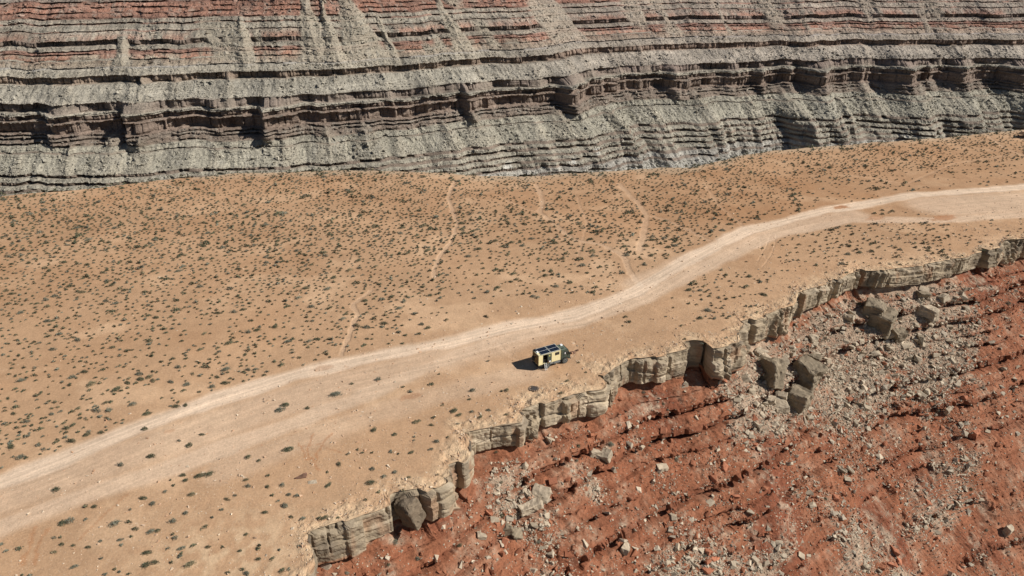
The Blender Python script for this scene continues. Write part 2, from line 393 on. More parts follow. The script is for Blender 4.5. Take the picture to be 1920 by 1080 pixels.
SX, SY, SZ = SP[..., 0], SP[..., 1], SP[..., 2]
bm1 = fbm(SX / 1.1, SY / 1.1, SZ / 1.1, o=4, seed=130); bm2 = np.abs(fbm(SX / 3.2, SY / 3.2, SZ / 3.2, o=3, seed=131))
SP[..., 2] += .42 * bm1 + .5 * bm2 * sst(3, 8, D)
lump = sst(.15, .45, fbm(SX / 9, SY / 9, o=3, seed=133)) * sst(0, .5, vn(SX / 1.4, SY / 1.4, SZ / 1.4, seed=134))
SP[..., 2] += .55 * lump
SPX, SPY, _ = proj(SP)
RC = np.array([.255, .10, .052]); RL = np.array([.30, .145, .085]); RDK = np.array([.195, .068, .036]); PT = np.array([.37, .275, .195])
def blob(Xp, Yp, lst):
    m = np.zeros(Xp.shape)
    for cx, cy, rx, ry, an in lst:
        c_, s_ = math.cos(R(an)), math.sin(R(an)); dx, dy = Xp - cx, Yp - cy
        m = np.maximum(m, np.exp(-(((dx * c_ + dy * s_) / rx) ** 2 + ((-dx * s_ + dy * c_) / ry) ** 2) ** 1.5))
    return m
def wblobs(lst):      # talus fans, traced on the photo, as patches on the ground
    o = []
    for cx, cy, rx, ry, an, zz in lst:
        q = at(cx, cy, zz); a = at(cx + rx * math.cos(R(an)), cy + rx * math.sin(R(an)), zz) - q; b = at(cx - ry * math.sin(R(an)), cy + ry * math.cos(R(an)), zz) - q
        o.append((q, a, b))
    return o
fans = wblobs([(1600, 615, 150, 62, -18, -9), (1440, 680, 80, 58, -30, -9), (1740, 600, 110, 50, 0, -12), (1650, 890, 75, 60, 0, -22), (1820, 780, 110, 60, -20, -20), (1330, 960, 130, 45, -15, -17),
               (960, 900, 70, 45, 0, -8), (1000, 930, 60, 40, 30, -10), (1820, 1030, 120, 60, -30, -32), (1470, 905, 70, 25, -15, -15), (720, 1010, 40, 18, -20, -7), (1200, 690, 30, 14, -20, -6), (1120, 860, 45, 20, 0, -9), (1740, 950, 60, 30, -20, -26), (1060, 1040, 100, 40, 0, -14)])
def talus(Xw, Yw):
    m = np.zeros(Xw.shape)
    for fi, (q, a, b) in enumerate(fans):
        wgt = 1.0 if fi < 3 else .42
        det = a[0] * b[1] - a[1] * b[0]; dx, dy = Xw - q[0], Yw - q[1]
        uu = (dx * b[1] - dy * b[0]) / det; vv = (-dx * a[1] + dy * a[0]) / det
        m = np.maximum(m, wgt * np.exp(-(uu * uu + vv * vv) ** 1.3))
    return m
TL = talus(SX, SY)
n1 = fbm(SX / 3, SY / 3, SZ / 3, o=4, seed=140); n2 = fbm(SX / 14, SY / 14, o=3, seed=141); n3 = fbm(SX / .8, SY / .8, SZ / .8, o=2, seed=142)
SC = RC + (RL - RC) * sst(-.3, .5, n1)[..., None]
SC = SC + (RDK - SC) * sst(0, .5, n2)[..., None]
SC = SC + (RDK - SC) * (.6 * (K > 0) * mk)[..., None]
tm = np.clip(sst(.15, .75, TL + .75 * n1 + .45 * n3 + .3 * n2) * .85 + .08 * sst(0, .5, n1 + n3 * .9) * (K == 0), 0, 1) * (1 - .7 * (K > 0) * mk)
tm = tm * sst(-.6, .2, TL - .0 + .6)
SC = SC + (PT - SC) * tm[..., None]
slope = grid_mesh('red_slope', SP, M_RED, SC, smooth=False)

# ------------------------------------------------------------ far side of the mesa, canyon floor, plain
fz = np.array([-3.5, -12, -20, -45, -90, -170, -178]); fo = np.array([0, 1.5, 4, 22, 60, 120, 150.])
ff = FE[::6]; FP = np.zeros((len(fz), len(ff), 3)); FP[:, :, 0] = ff[None, :, 0]; FP[:, :, 1] = ff[None, :, 1] + fo[:, None]; FP[:, :, 2] = fz[:, None]
FP[0, :, 2] = P[-1, ::6, 2]
FP[2:, :, 1] += 4 * fbm(ff[None, :, 0] / 20, fz[2:, None] / 10, o=3, seed=150)
grid_mesh('mesa_far_slope', FP, M_WALL, np.ones(FP.shape) * np.array([.33, .25, .19]), smooth=False)

# ------------------------------------------------------------ the canyon wall opposite
def kof(v): return math.tan(R(PITCH) + math.atan((v - 540) / F))
Y0 = 520.0; ZC = H - kof(218) * Y0
def seg(Ya, za, v, g):
    k1 = kof(v); dY = (H - za - k1 * Ya) / (k1 + g); return Ya + dY, za + g * dY
up = [(211, .6, 's', 6), (194, 6, 'c', 7), (159, .58, 's', 8), (145, 7, 'c', 9), (131, .55, 's', 10), (128.5, 3, 'c', 19), (116, .55, 's', 12), (113.5, 3, 'c', 10),
      (105, .55, 's', 12), (102.5, 3, 'c', 13), (99.5, .6, 's', 13), (96.5, 3, 'c', 13), (88, .55, 's', 14), (78, 5, 'c', 15), (62, .55, 's', 14), (60, 3, 'c', 13), (48, .55, 's', 14), (45, 3, 'c', 13), (37, .55, 's', 14), (33.5, 4, 'c', 16), (27, .5, 's', 17), (24, 3, 'c', 17), (17, .5, 's', 17), (14, 3, 'c', 17),
      (7, .5, 's', 17), (4, 3, 'c', 16), (-4, .5, 's', 18), (-8, 3, 'c', 17), (-16, .5, 's', 18), (-20, 3, 'c', 17), (-30, .5, 's', 18), (-36, 3, 'c', 18), (-46, .5, 's', 18)]
dn = [(228, 6, 'c', 1), (230, 1.2, 's', 1), (252, 6, 'c', 1), (254, .6, 's', 1), (258, 5, 'c', 2), (261, .6, 's', 2), (265, 5, 'c', 2), (271, .6, 's', 3), (275, 4, 'c', 3), (288, .66, 's', 4), (290, 3, 'c', 3), (329, .68, 's', 4), (334.5, 4, 'c', 5), (343, .65, 's', 4), (349, 4, 'c', 5), (357, .65, 's', 4), (362, 4, 'c', 5), (370, .65, 's', 4), (375, 4, 'c', 5),
      (383, .65, 's', 4), (389, 4, 'c', 5), (400, .65, 's', 20), (405, 4, 'c', 5), (430, .7, 's', 20), (520, .8, 's', 20)]
Ya, za = Y0, ZC; lay = []
for v, g, ty, cl_ in dn:
    Yb, zb = seg(Ya, za, v, g); lay.append((za, zb, Y0 - Ya, Y0 - Yb, ty, cl_)); Ya, za = Yb, zb
lay = lay[::-1]; lay = [(b, a, d, c_, ty, cl_) for a, b, c_, d, ty, cl_ in lay]       # bottom to top
Ya, za = Y0, ZC
for v, g, ty, cl_ in up:
    Yb, zb = seg(Ya, za, v, g); lay.append((za, zb, Y0 - Ya, Y0 - Yb, ty, cl_)); Ya, za = Yb, zb
print('wall z', lay[0][0], ZC, lay[-1][1], 'out', lay[0][2], lay[-1][3])
wz, wo, wl, wc, wi, wf = [], [], [], [], [], []
for i, (a, b, oa, ob, ty, cl_) in enumerate(lay):
    L = math.hypot(b - a, ob - oa); n_ = max(3, int(L / (.62 if b > -125 else 3)))
    if ty == 'c': n_ = max(5, int(L / .5))
    for j in range(n_):
        f = j / n_; wz.append(a + (b - a) * f); wo.append(oa + (ob - oa) * f); wl.append(ty == 'c'); wc.append(cl_); wi.append(i); wf.append(f)
wz, wo, wl, wc, wi, wf = map(np.array, (wz, wo, wl, wc, wi, wf)); nw = len(wz); print('wall rows', nw)
ctl = [(-500, 229), (-250, 224), (0, 218), (240, 211), (420, 206), (600, 199), (700, 193), (800, 184), (880, 173), (960, 167), (1027, 164), (1070, 155), (1120, 146), (1238, 140), (1330, 134), (1450, 129), (1600, 127), (1740, 126), (1920, 124), (2200, 121), (2500, 118)]
pl_ = []
for u, v in ctl:
    Yc = (H - ZC) / kof(v); dpt = Yc * cp - (ZC - H) * sp; pl_.append(((u - 960) / F * dpt, Yc))
wp, ws = poly(pl_, .68)
wp = gsm(wp, 22)
NW = len(wp); print('wall cols', NW)
wt_ = np.gradient(gsm(wp, 60), axis=0); wt_ /= np.linalg.norm(wt_, axis=1)[:, None]; wn_ = np.stack([wt_[:, 1], -wt_[:, 0]], -1)
upx, _, _ = proj(np.c_[wp, np.full(NW, ZC)])
corners = [(-200, 10, 10, 3), (-60, 9, 10, 3), (98, 9, 14, 3), (243, 16, 20, 2), (335, 3, 8, 2), (498, 15, 18, 2), (590, 3, 8, 2), (690, 6, 8, 3), (765, 3, 9, 3), (868, 12, 12, 2), (1050, 19, 26, 3), (1120, 4, 12, 3), (1258, 9, 20, 3), (1365, 7, 14, 5), (1425, 9, 10, 4), (1480, 8, 8, 4), (1530, 22, 17, 9), (1610, 7, 9, 5), (1688, 24, 15, 11), (1740, 8, 8, 3), (1795, 15, 12, 6), (1905, 22, 14, 9), (2060, 16, 18, 5), (2200, 14, 20, 5)]
B = np.zeros(NW)
for pxc, A, wr, wlft in corners:
    k = np.argmin(np.abs(upx - pxc)); q = ws - ws[k]
    B = np.maximum(B, A * np.where(q > 0, np.exp(-(q / wr) ** 1.3), np.exp(-(np.abs(q) / (wlft * 1.6)) ** 2)))
rgt = sst(-60, 120, wp[:, 0])
B = np.maximum(0, B + facets(ws, (5, 18), 12, 2.6) + facets(ws, (2, 6), 13, .8)); Bs = gsm(B, 9)
SW = ws[None] * np.ones((nw, 1)); ZW = wz[:, None] * np.ones((1, NW)); OW = wo[:, None] * np.ones((1, NW))
upw = sst(ZC + .5, ZC + 9, wz)[:, None] * .85; dw = sst(ZC - 14, ZC - 26, wz)[:, None]
bay = B[None] * (1 - dw) * (1 - upw) + Bs[None] * (dw * (.15 + .85 * rgt[None]) + upw * (1 - sst(ZC + 12, ZC + 40, wz)[:, None]) * .4)
# spurs and gullies running down the lower slopes, larger on the right
wsh = ws + 7 * vn(ws / 40, 0, seed=300)
rid = lambda lam, sd: 1 - np.abs(vn(wsh[None] / lam + .25 * vn(SW / 30, ZW / 25, seed=sd + 5), ZW / 200, seed=sd)) * 2
hil = lambda lam, sd: np.abs(vn(wsh[None] / lam + .3 * vn(SW / 30, ZW / 25, seed=sd + 5), ZW / 160, seed=sd))
spur = (hil(36, 310) * 30 + hil(15, 320) * 9 + hil(6, 325) * 2.5) * (.2 + .8 * rgt)[None] * sst(ZC - 12, ZC - 45, wz)[:, None]
rill = (vn(wsh[None] / 5, ZW / 60, seed=330) * .9 + vn(wsh[None] / 2.2, ZW / 25, seed=331) * .45) * (~wl)[:, None]
upg = rid(34, 340) * 2.2 * sst(ZC + 10, ZC + 30, wz)[:, None] + fbm(SW / 60, ZW / 60, o=2, seed=341) * 5
OUT = OW + bay + spur + rill * 1.1 + upg
OUTS = gsm(wo, 9)[:, None] + bay + spur + rill * 1.2 + upg + .5
pres = np.ones((nw, NW)); jb = np.zeros((nw, NW)); jb += 0
for i, (a, b, oa, ob, ty, cl_) in enumerate(lay):
    rr = np.where(wi == i)[0]
    if ty == 'c':
        th = b - a
        strong = th > 3.2 or cl_ in (9, 7)
        pr = np.ones(NW) if strong else sst(-.25, .0, fbm(ws / 20 + 17 * i, .5, o=5, seed=400 + i) * 1.25 + (.12 if cl_ in (15, 13, 2, 6, 7) else .0) - (.12 if b < ZC - 45 else 0))
        if cl_ == 9: pr = sst(-.75, -.6, fbm(ws / 30, .5, o=3, seed=401))
        lo_, hi_ = rr[0] - 5, rr[-1] + 6
        pres[max(0, lo_):hi_] = np.minimum(pres[max(0, lo_):hi_], pr[None]) if not strong else pres[max(0, lo_):hi_]
        v1, e1, _ = cells(ws, (1.6, 6.5) if th < 6 else (3, 11), 500 + i)
        v2, e2, _ = cells(ws + 3 * vn(ws / 9, i, seed=9), (5, 24), 700 + i)
        f = sst(-.01, .2, wf[rr])[:, None]
        jb[rr] = (((v1 - .5) * (1.5 if th < 6 else 2.2) + (v2 - .5) * 3.4 - 1.3 * np.exp(-(e1 / .5) ** 2))[None] * f) * pr[None]
        ov = (.7 + 2.9 * sst(-.35, .3, fbm(ws / 14, i, o=4, seed=900 + i))) * (1.1 if cl_ in (7, 9) else min(1, max(.55, th / 4.5))) * (1.25 if th > 7 else 1)
        jb[rr] += -ov[None] * sst(1.0, .80, wf[rr])[:, None] * pr[None]
        jb[rr] += ((facets(ws, (4, 15), 950 + i, 1.5) + facets(ws, (1.5, 5), 980 + i, .6)) * min(1, th / 3.5) * pr)[None]
        jb[rr] += -1.2 * sst(.4, 0, wf[rr])[:, None] * pr[None]                  # undercut foot
    else:
        pr = 1
pres = np.stack([np.interp(np.arange(nw), np.arange(nw), gsm(pres[:, j], 1.2)) for j in range(0, NW, 4)], 1)
pres = np.stack([np.interp(np.arange(NW), np.arange(0, NW, 4), pres[r]) for r in range(nw)])
# talus cones that bury ledges in places
cone = sst(.24, .45, fbm(ws[None] / 26 + ZW / 90, ZW / 45, o=3, seed=350)) * (sst(ZC + 26, ZC + 34, wz)[:, None])
for pxc, hw, zt in ((600, 20, 30), (700, 30, 30), (640, 12, 22), (455, 13, 10), (890, 16, 18), (210, 18, -2), (760, 10, 8)):
    k = np.argmin(np.abs(upx - pxc)); q = np.abs(ws - ws[k] + (wz[:, None] - 0) * .15 + 2 * vn(SW / 6, ZW / 6, seed=360)); wd = hw * (.18 + .82 * np.clip((ZC + zt + 48 - wz[:, None]) / 60, 0, 1))
    cm = sst(wd * 1.1, wd * .7, q) * sst(ZC + 22, ZC + 30, wz)[:, None] * (wz[:, None] < ZC + zt + 50)
    cone = np.maximum(cone, cm); OUTS = OUTS + 3.2 * np.clip(1 - q / (wd + .1), 0, 1) * (wz[:, None] < ZC + zt + 50) * sst(ZC + 22, ZC + 30, wz)[:, None]
rc_ = np.random.default_rng(77); cn = np.zeros((nw, NW)); e_ = ws[0]
fanz = np.zeros((nw, NW))
while e_ < ws[-1]:
    e_ += rc_.uniform(22, 60); amp = rc_.uniform(5, 12) * (.6 + .4 * float(np.interp(e_, ws, rgt))); apex = ZC - rc_.uniform(8, 22); hw_ = rc_.uniform(.6, 1.0)
    cs_ = np.where(np.abs(ws - e_) < 75)[0]
    if not len(cs_): continue
    dz_ = np.clip(apex - wz[:, None], 0, 40); q = np.abs(ws[None, cs_] - e_ + 1.5 * vn(SW[:, cs_] / 5, ZW[:, cs_] / 5, seed=361)); wd_ = 1 + dz_ * hw_
    b_ = amp * np.clip(1 - q / wd_, 0, 1) * sst(0, 10, dz_) * np.clip((wz[:, None] - (ZC - 85)) / 20, 0, 1)
    fanz[:, cs_] = np.maximum(fanz[:, cs_], b_)
e_ = ws[0]
while e_ < ws[-1]:
    e_ += rc_.uniform(16, 48); amp = rc_.uniform(1.5, 3.6); apex = ZC + rc_.uniform(19, 27); hw_ = rc_.uniform(.9, 1.4)
    cs_ = np.where(np.abs(ws - e_) < 45)[0]
    if not len(cs_): continue
    dz_ = np.clip(apex - wz[:, None], 0, 24); q = np.abs(ws[None, cs_] - e_ + 1.5 * vn(SW[:, cs_] / 5, ZW[:, cs_] / 5, seed=362)); wd_ = 1 + dz_ * hw_
    fanz[:, cs_] = np.maximum(fanz[:, cs_], amp * np.clip(1 - q / wd_, 0, 1) * sst(0, 6, dz_) * (wz[:, None] > ZC + 1))
OUTS = OUTS + fanz; OUT = OUT + fanz * .8
cov = sst(1.2, 3.2, fanz) * (wz[:, None] > ZC - 36) * (wz[:, None] < ZC + 30)
cone = np.maximum(cone, cov * .9)
pres = pres * (1 - cone)
OUT = OUTS * (1 - pres) + OUT * pres + jb * pres
rg = 1 - .4 * wl[:, None]
OUT += 1.5 * fbm(SW / 4, ZW / 3.5, o=4, seed=370) * rg + 2.2 * fbm(SW / 16, ZW / 9, o=3, seed=371) + .9 * np.abs(vn(SW / 1.7, ZW / 1.7, seed=374)) * (~wl)[:, None] * sst(-.2, .3, fbm(SW / 12, ZW / 12, o=2, seed=375))
WP = np.zeros((nw, NW, 3)); WP[..., :2] = wp[None] + wn_[None] * OUT[..., None]; WP[..., 2] = ZW + .5 * fbm(SW / 2.0, ZW / 2.0, o=2, seed=372) * (~wl)[:, None]
WP[..., 2] += .8 * vn(SW / 40, ZW / 40, seed=373) + .9 * vn(SW / 14, ZW / 60, seed=376)
pal = {1: (.255, .195, .155), 2: (.25, .205, .165), 3: (.24, .19, .15), 4: (.37, .345, .275), 5: (.22, .165, .13), 6: (.37, .34, .275), 7: (.25, .20, .165), 8: (.38, .35, .285), 9: (.27, .205, .155), 10: (.36, .325, .26),
       12: (.35, .29, .22), 13: (.28, .165, .125), 14: (.34, .305, .245), 15: (.24, .185, .15), 16: (.24, .13, .095), 17: (.335, .20, .15), 18: (.29, .245, .205), 19: (.32, .30, .27), 20: (.42, .40, .35)}
WC = np.array([pal[int(c_)] for c_ in wc])[:, None, :] * np.ones((1, NW, 1))
WC = WC * .55 + gsm(WC[:, 0], 2.5)[:, None, :] * .45
wn1 = fbm(SW / 18, ZW / 9, o=4, seed=380); wn2 = fbm(SW / 4, ZW / 4, o=3, seed=381)
red = np.array([.35, .175, .12]); gry = np.array([.335, .315, .265]); tanc = np.array([.38, .335, .26])
zr = wz[:, None]
redz = (np.exp(-((zr - (ZC + 35)) / 2.6) ** 2) + .8 * np.exp(-((zr - (ZC + 47)) / 3) ** 2) + .9 * np.exp(-((zr - (ZC + 66)) / 4.5) ** 2)) 
redm = np.clip(redz * sst(-.2, .4, wn1 + .26 + .4 * wn2) * (~wl)[:, None] * .9, 0, 1) * (1 - cone)
WC = WC + (red - WC) * redm[..., None] * .95
WC = WC * (1 + .22 * vn(SW / 45, ZW / 2.2, seed=386) * (upw > 0) + .12 * wn1)[..., None]
WC = WC + (tanc - WC) * (cone * (.85 - .45 * (wz[:, None] < ZC + 30)))[..., None]
WC = WC + (gry - WC) * (.45 * sst(.1, .5, wn2) * (~wl)[:, None])[..., None]
# pinkish upper wall towards the right, greyer lower wall
WC = WC * (1 + np.array([.02, -.04, -.02]) * (upw * rgt[None])[..., None])
strk = vn(ws[None] / 2.6, ZW / 60, seed=385) * sst(ZC + 2, ZC - 6, wz)[:, None]
WC = WC * (1 + .10 * strk)[..., None] * np.array([.92, .91, .90])
# bleached gypsum-like patches near the foot
wpx, wpy, _ = proj(WP)
bp = np.zeros(WP.shape[:2])
for u, v, r_ in ((950, 312, 16), (1075, 300, 20), (1120, 286, 16), (1225, 292, 16), (1310, 275, 12), (1700, 255, 20), (1310, 300, 18)):
    k = np.argmin((wpx - u) ** 2 + ((wpy - v) * 2) ** 2); ci = np.unravel_index(k, wpx.shape); c0 = WP[ci]
    dd_ = np.sqrt((WP[..., 0] - c0[0]) ** 2 + ((WP[..., 2] - c0[2]) * 1.6) ** 2); bp = np.maximum(bp, sst(r_ * .30, r_ * .1, dd_ + 4 * wn2))
WC = WC + (np.array([.58, .56, .50]) - WC) * (bp * .8 * (~wl)[:, None])[..., None]
wall = grid_mesh('canyon_wall', WP, M_WALL, np.clip(WC, .02, .9), smooth=False)
# plateau behind the wall and the canyon floor
pt = WP[-1, ::10]; PP = np.zeros((5, len(pt), 3))
for j, (dy, dz) in enumerate(((0, 0), (150, 2), (800, 6), (3000, 10), (9000, 12))): PP[j, :, 0] = pt[:, 0] * (1 + dy / 400) + 0; PP[j, :, 1] = pt[:, 1] + dy; PP[j, :, 2] = pt[:, 2] + dz
grid_mesh('far_plateau', PP, M_WALL, np.ones(PP.shape) * np.array([.40, .33, .27]))
g = np.array([[(x, y, lay[0][0] - 1.5) for x in (-4000, -1500, -600, 0, 600, 1500, 4000)] for y in (-2500, -600, 0, 300, 480, 9000)], float)
g[..., 2] = -185
grid_mesh('canyon_floor', g, M_WALL, np.ones(g.shape) * np.array([.30, .25, .19]))
wb = np.zeros((2, NW, 3)); wb[0] = WP[0]; wb[1] = WP[0]; wb[1, :, 2] = -188; wb[1, :, 1] -= 40
grid_mesh('canyon_wall_foot', wb, M_WALL, np.ones(wb.shape) * np.array([.30, .27, .21]))
print('terrain done')

# ------------------------------------------------------------ rock and bush templates
def hull(seed, sx, sy, sz, n=14, blocky=.5):
    r = random.Random(seed); bm = bmesh.new()
    for k in range(n):
        v = Vector([r.uniform(-1, 1) for _ in range(3)])
        if r.random() < blocky: v = Vector([math.copysign(1, c) * r.uniform(.72, 1) for c in v])
        else: v = v.normalized()
        bm.verts.new((v.x * sx, v.y * sy, v.z * sz))
    o = bmesh.ops.convex_hull(bm, input=bm.verts); bmesh.ops.delete(bm, geom=[g for g in o['geom_interior'] if isinstance(g, bmesh.types.BMVert)], context='VERTS')
    bmesh.ops.triangulate(bm, faces=bm.faces); bmesh.ops.recalc_face_normals(bm, faces=bm.faces)
    return bm
def bm_arrays(bm):
    bm.verts.ensure_lookup_table(); bm.verts.index_update()
    return np.array([v.co for v in bm.verts]), np.array([[v.index for v in f.verts] for f in bm.faces])
rock_t = []
for k in range(14):
    rr_ = random.Random(k + 50); b_ = hull(900 + k, .5, .5 * rr_.uniform(.55, .95), .5 * rr_.uniform(.28, .7), 11, .45); rock_t.append(bm_arrays(b_)); b_.free()
octa = [bm_arrays(hull(40 + k, .5, .42, .34, 6, .2)) for k in range(6)]
def rotm(n):
    """random rotations: any heading, moderate tilt"""
    a = rng.uniform(0, 2 * np.pi, n); b = rng.normal(0, .45, n); c = rng.normal(0, .45, n)
    ca, sa, cb, sb, cc_, sc_ = np.cos(a), np.sin(a), np.cos(b), np.sin(b), np.cos(c), np.sin(c)
    Rz = np.zeros((n, 3, 3)); Rz[:, 0, 0] = ca; Rz[:, 0, 1] = -sa; Rz[:, 1, 0] = sa; Rz[:, 1, 1] = ca; Rz[:, 2, 2] = 1
    Rx = np.zeros((n, 3, 3)); Rx[:, 0, 0] = 1; Rx[:, 1, 1] = cb; Rx[:, 1, 2] = -sb; Rx[:, 2, 1] = sb; Rx[:, 2, 2] = cb
    Ry = np.zeros((n, 3, 3)); Ry[:, 1, 1] = 1; Ry[:, 0, 0] = cc_; Ry[:, 0, 2] = sc_; Ry[:, 2, 0] = -sc_; Ry[:, 2, 2] = cc_
    return Rz @ Rx @ Ry
def scatter(name, templ, pos, size, cols, mat, label, cat, rot=None):
    n = len(pos); rot = rotm(n) if rot is None else rot
    V, Q, CL, off = [], [], [], 0
    which = rng.integers(0, len(templ), n)
    for k, (tv, tf) in enumerate(templ):
        ix = np.where(which == k)[0]
        if not len(ix): continue
        v = np.einsum('nij,vj->nvi', rot[ix], tv) * (size[ix][:, None, None] if size.ndim == 1 else 1)
        if size.ndim == 2: v = v * size[ix][:, None, :]
        v = v + pos[ix][:, None, :]
        V.append(v.reshape(-1, 3)); CL.append(np.repeat(cols[ix], len(tv), 0))
        Q.append((tf[None] + (off + np.arange(len(ix)) * len(tv))[:, None, None]).reshape(-1, 3)); off += len(ix) * len(tv)
    V = np.concatenate(V); Q = np.concatenate(Q); CL = np.concatenate(CL)
    me = bpy.data.meshes.new(name); me.vertices.add(len(V)); me.vertices.foreach_set('co', V.reshape(-1).astype(np.float32))
    o = finish(name, me, Q, mat, CL, None, False, 'stuff'); tag(o, label, cat); return o

PALE = np.array([.50, .41, .30]); PALE2 = np.array([.37, .31, .235]); REDR = np.array([.34, .145, .08]); REDD = np.array([.23, .085, .045])
def pick(u, v, k=0):
    j = np.argmin((SPX - u) ** 2 + (SPY - v) ** 2); i = np.unravel_index(j, SPX.shape); return SP[i].copy()
SPX, SPY, _ = proj(SP)

# rubble on the near slope
inview = (SPX > -120) & (SPX < 2060) & (SPY < 1200) & (D > .4)
prob = (.26 + 1.2 * sst(.12, .4, TL + .25 * n1) + .6 * sst(.0, .5, fbm(SX / 6, SY / 6, o=3, seed=160)) + .35 * sst(3, 0, D)) * inview
area = 1 + np.clip(D, 0, 70) / 13
cum = np.cumsum((prob * area).reshape(-1)); N = 110000
idx = np.searchsorted(cum, rng.uniform(0, cum[-1], N)); idx = np.clip(idx, 0, cum.size - 1)
pos = SP.reshape(-1, 3)[idx] + rng.uniform(-.12, .12, (N, 3)) * np.array([1, 1, 0])
size = np.clip(.17 * (1 - rng.random(N)) ** -.42, .15, 1.7)
tl = TL.reshape(-1)[idx]; isp = rng.random(N) < (.42 + .5 * sst(.15, .4, tl)); size *= np.where(isp | (rng.random(N) < .5), 1, .85)
mixv = rng.random(N)[:, None]
rc = np.where(isp[:, None], PALE + (PALE2 - PALE) * mixv, REDR + (REDD - REDR) * mixv) * rng.uniform(.85, 1.12, N)[:, None]
pos[:, 2] += size * .08
order = np.argsort(-size); big, rest = order[:235], order[235:]
scatter('rubble', rock_t, pos[rest], size[rest], rc[rest], M_RUB, 'countless small broken stones littering the red slope under the rim', 'rubble')
bigpos, bigsize, bigpale = pos[big], size[big], isp[big]
cumF = np.cumsum(((TL > .35) * inview * (SPX > 1380) * (SPY < 800)).reshape(-1)); iF = np.searchsorted(cumF, rng.uniform(0, cumF[-1], 60))
bigpos[-60:] = SP.reshape(-1, 3)[iF]; bigsize[-60:] = rng.uniform(1.2, 2.7, 60); bigpale[-60:] = True; bigpos[-60:, 2] += .25

# stones on the mesa near the rim
ok = (px_ > -60) & (px_ < 1990) & (py_ < 1130)
prob = (3.2 * rimfade + .05 + .7 * sst(60, 10, dr) + .12 * RD * (RD < .6)) * ok * sst(.3, 1.0, dr) * (.4 + sst(0, .4, fbm(X / 3, Y / 3, o=3, seed=165)))
gapx = np.abs(np.gradient(dr, axis=0)); cum = np.cumsum((prob * gapx).reshape(-1)); N = 26000
idx = np.clip(np.searchsorted(cum, rng.uniform(0, cum[-1], N)), 0, cum.size - 1)
ps_ = P.reshape(-1, 3)[idx] + rng.uniform(-.3, .3, (N, 3)) * np.array([1, 1, 0]); sz = np.clip(.10 * (1 - rng.random(N)) ** -.42, .09, .6)
lim = rng.random(N)[:, None]
scatter('gravel', rock_t, ps_, sz, (PALE * 1.15 * lim + np.array([.46, .27, .16]) * (1 - lim)), M_RUB, 'small pale stones strewn over the bare ground behind the rim', 'gravel')

# talus blocks on the opposite wall
WX, WY, WD = proj(WP)
prob = ((WX > -80) & (WX < 2000) & (WY > -60) & (WY < 420)) * (~wl)[:, None] * (.35 + 1.1 * sst(-.1, .4, fbm(SW / 22, ZW / 14, o=3, seed=170)) + .6 * cone) * (1 + .8 * np.exp(-((zr - (ZC + 8)) / 7) ** 2) + .8 * sst(ZC - 10, ZC - 30, zr))
cum = np.cumsum(prob.reshape(-1)); N = 70000
idx = np.clip(np.searchsorted(cum, rng.uniform(0, cum[-1], N)), 0, cum.size - 1)
ps_ = WP.reshape(-1, 3)[idx] + rng.uniform(-.35, .35, (N, 3)); sz = np.clip(.75 * (1 - rng.random(N)) ** -.36, .7, 4.5)
wc_ = WC.reshape(-1, 3)[idx] * rng.uniform(.72, 1.45, (N, 1)) * .8 + .2 * np.array([.42, .40, .34])
scatter('talus', octa + rock_t[:5], ps_, sz, np.clip(wc_, .03, .8), M_WALL, 'countless fallen blocks strewn over the ledges of the opposite canyon wall', 'talus')

# ------------------------------------------------------------ single boulders
def boulder_mesh(name, seed, sx, sy, sz, col, blocky=.8, cuts=3, rough=.07):
    if blocky >= .9 and sz > 1.2:
        r = random.Random(seed); bm = bmesh.new(); bmesh.ops.create_cube(bm, size=1)
        for v in bm.verts: v.co = Vector((v.co.x * sx * r.uniform(.8, 1.1), v.co.y * sy * r.uniform(.8, 1.1), v.co.z * sz * r.uniform(.8, 1.1)))
        for _ in range(3):
            nrm_ = Vector([r.uniform(-1, 1) for _ in range(3)]).normalized(); nrm_.z = abs(nrm_.z)
            sup = max(v.co.dot(nrm_) for v in bm.verts)
            g_ = bmesh.ops.bisect_plane(bm, geom=bm.verts[:] + bm.edges[:] + bm.faces[:], plane_co=nrm_ * sup * .86, plane_no=nrm_, clear_outer=True)
            bmesh.ops.contextual_create(bm, geom=[e for e in g_['geom_cut'] if isinstance(e, bmesh.types.BMEdge)])
    else: bm = hull(seed, sx / 2, sy / 2, sz / 2, 16, blocky)
    bmesh.ops.dissolve_limit(bm, angle_limit=R(12), verts=bm.verts, edges=bm.edges)
    bmesh.ops.bevel(bm, geom=bm.edges[:], offset=.045 * min(sx, sy, sz), segments=1, affect='EDGES')
    bmesh.ops.triangulate(bm, faces=bm.faces)
    for _ in range(cuts):
        L = max(sx, sy, sz) * .12
        es = [e for e in bm.edges if e.calc_length() > L]
        if es: bmesh.ops.subdivide_edges(bm, edges=es, cuts=1); bmesh.ops.triangulate(bm, faces=bm.faces)
    bm.normal_update()
    co = np.array([v.co for v in bm.verts]); no = np.array([v.normal for v in bm.verts])
    m = max(sx, sy, sz); q = co / m * 4 + seed
    dsp = (fbm(q[:, 0], q[:, 1], q[:, 2], o=4, seed=seed) * rough * m * 1.1 - .03 * m * (np.abs(vn(q[:, 2] * 2.2 + .3 * q[:, 0], 0 * q[:, 0], seed=seed + 2)) < .12))
    co = co + no * dsp[:, None]
    f = np.array([[v.index for v in f.verts] for f in bm.faces]); bm.free()
    me = bpy.data.meshes.new(name); me.vertices.add(len(co)); me.vertices.foreach_set('co', co.reshape(-1).astype(np.float32))
    t2 = fbm(q[:, 0] * .6, q[:, 1] * .6, q[:, 2] * .6, o=3, seed=seed + 9)
    cs = np.array(col)[None] * (1 + .35 * t2[:, None])
    tmp = finish(None, me, f, M_RUB if max(sx, sy) < 2 else M_CAP, cs)
    return me
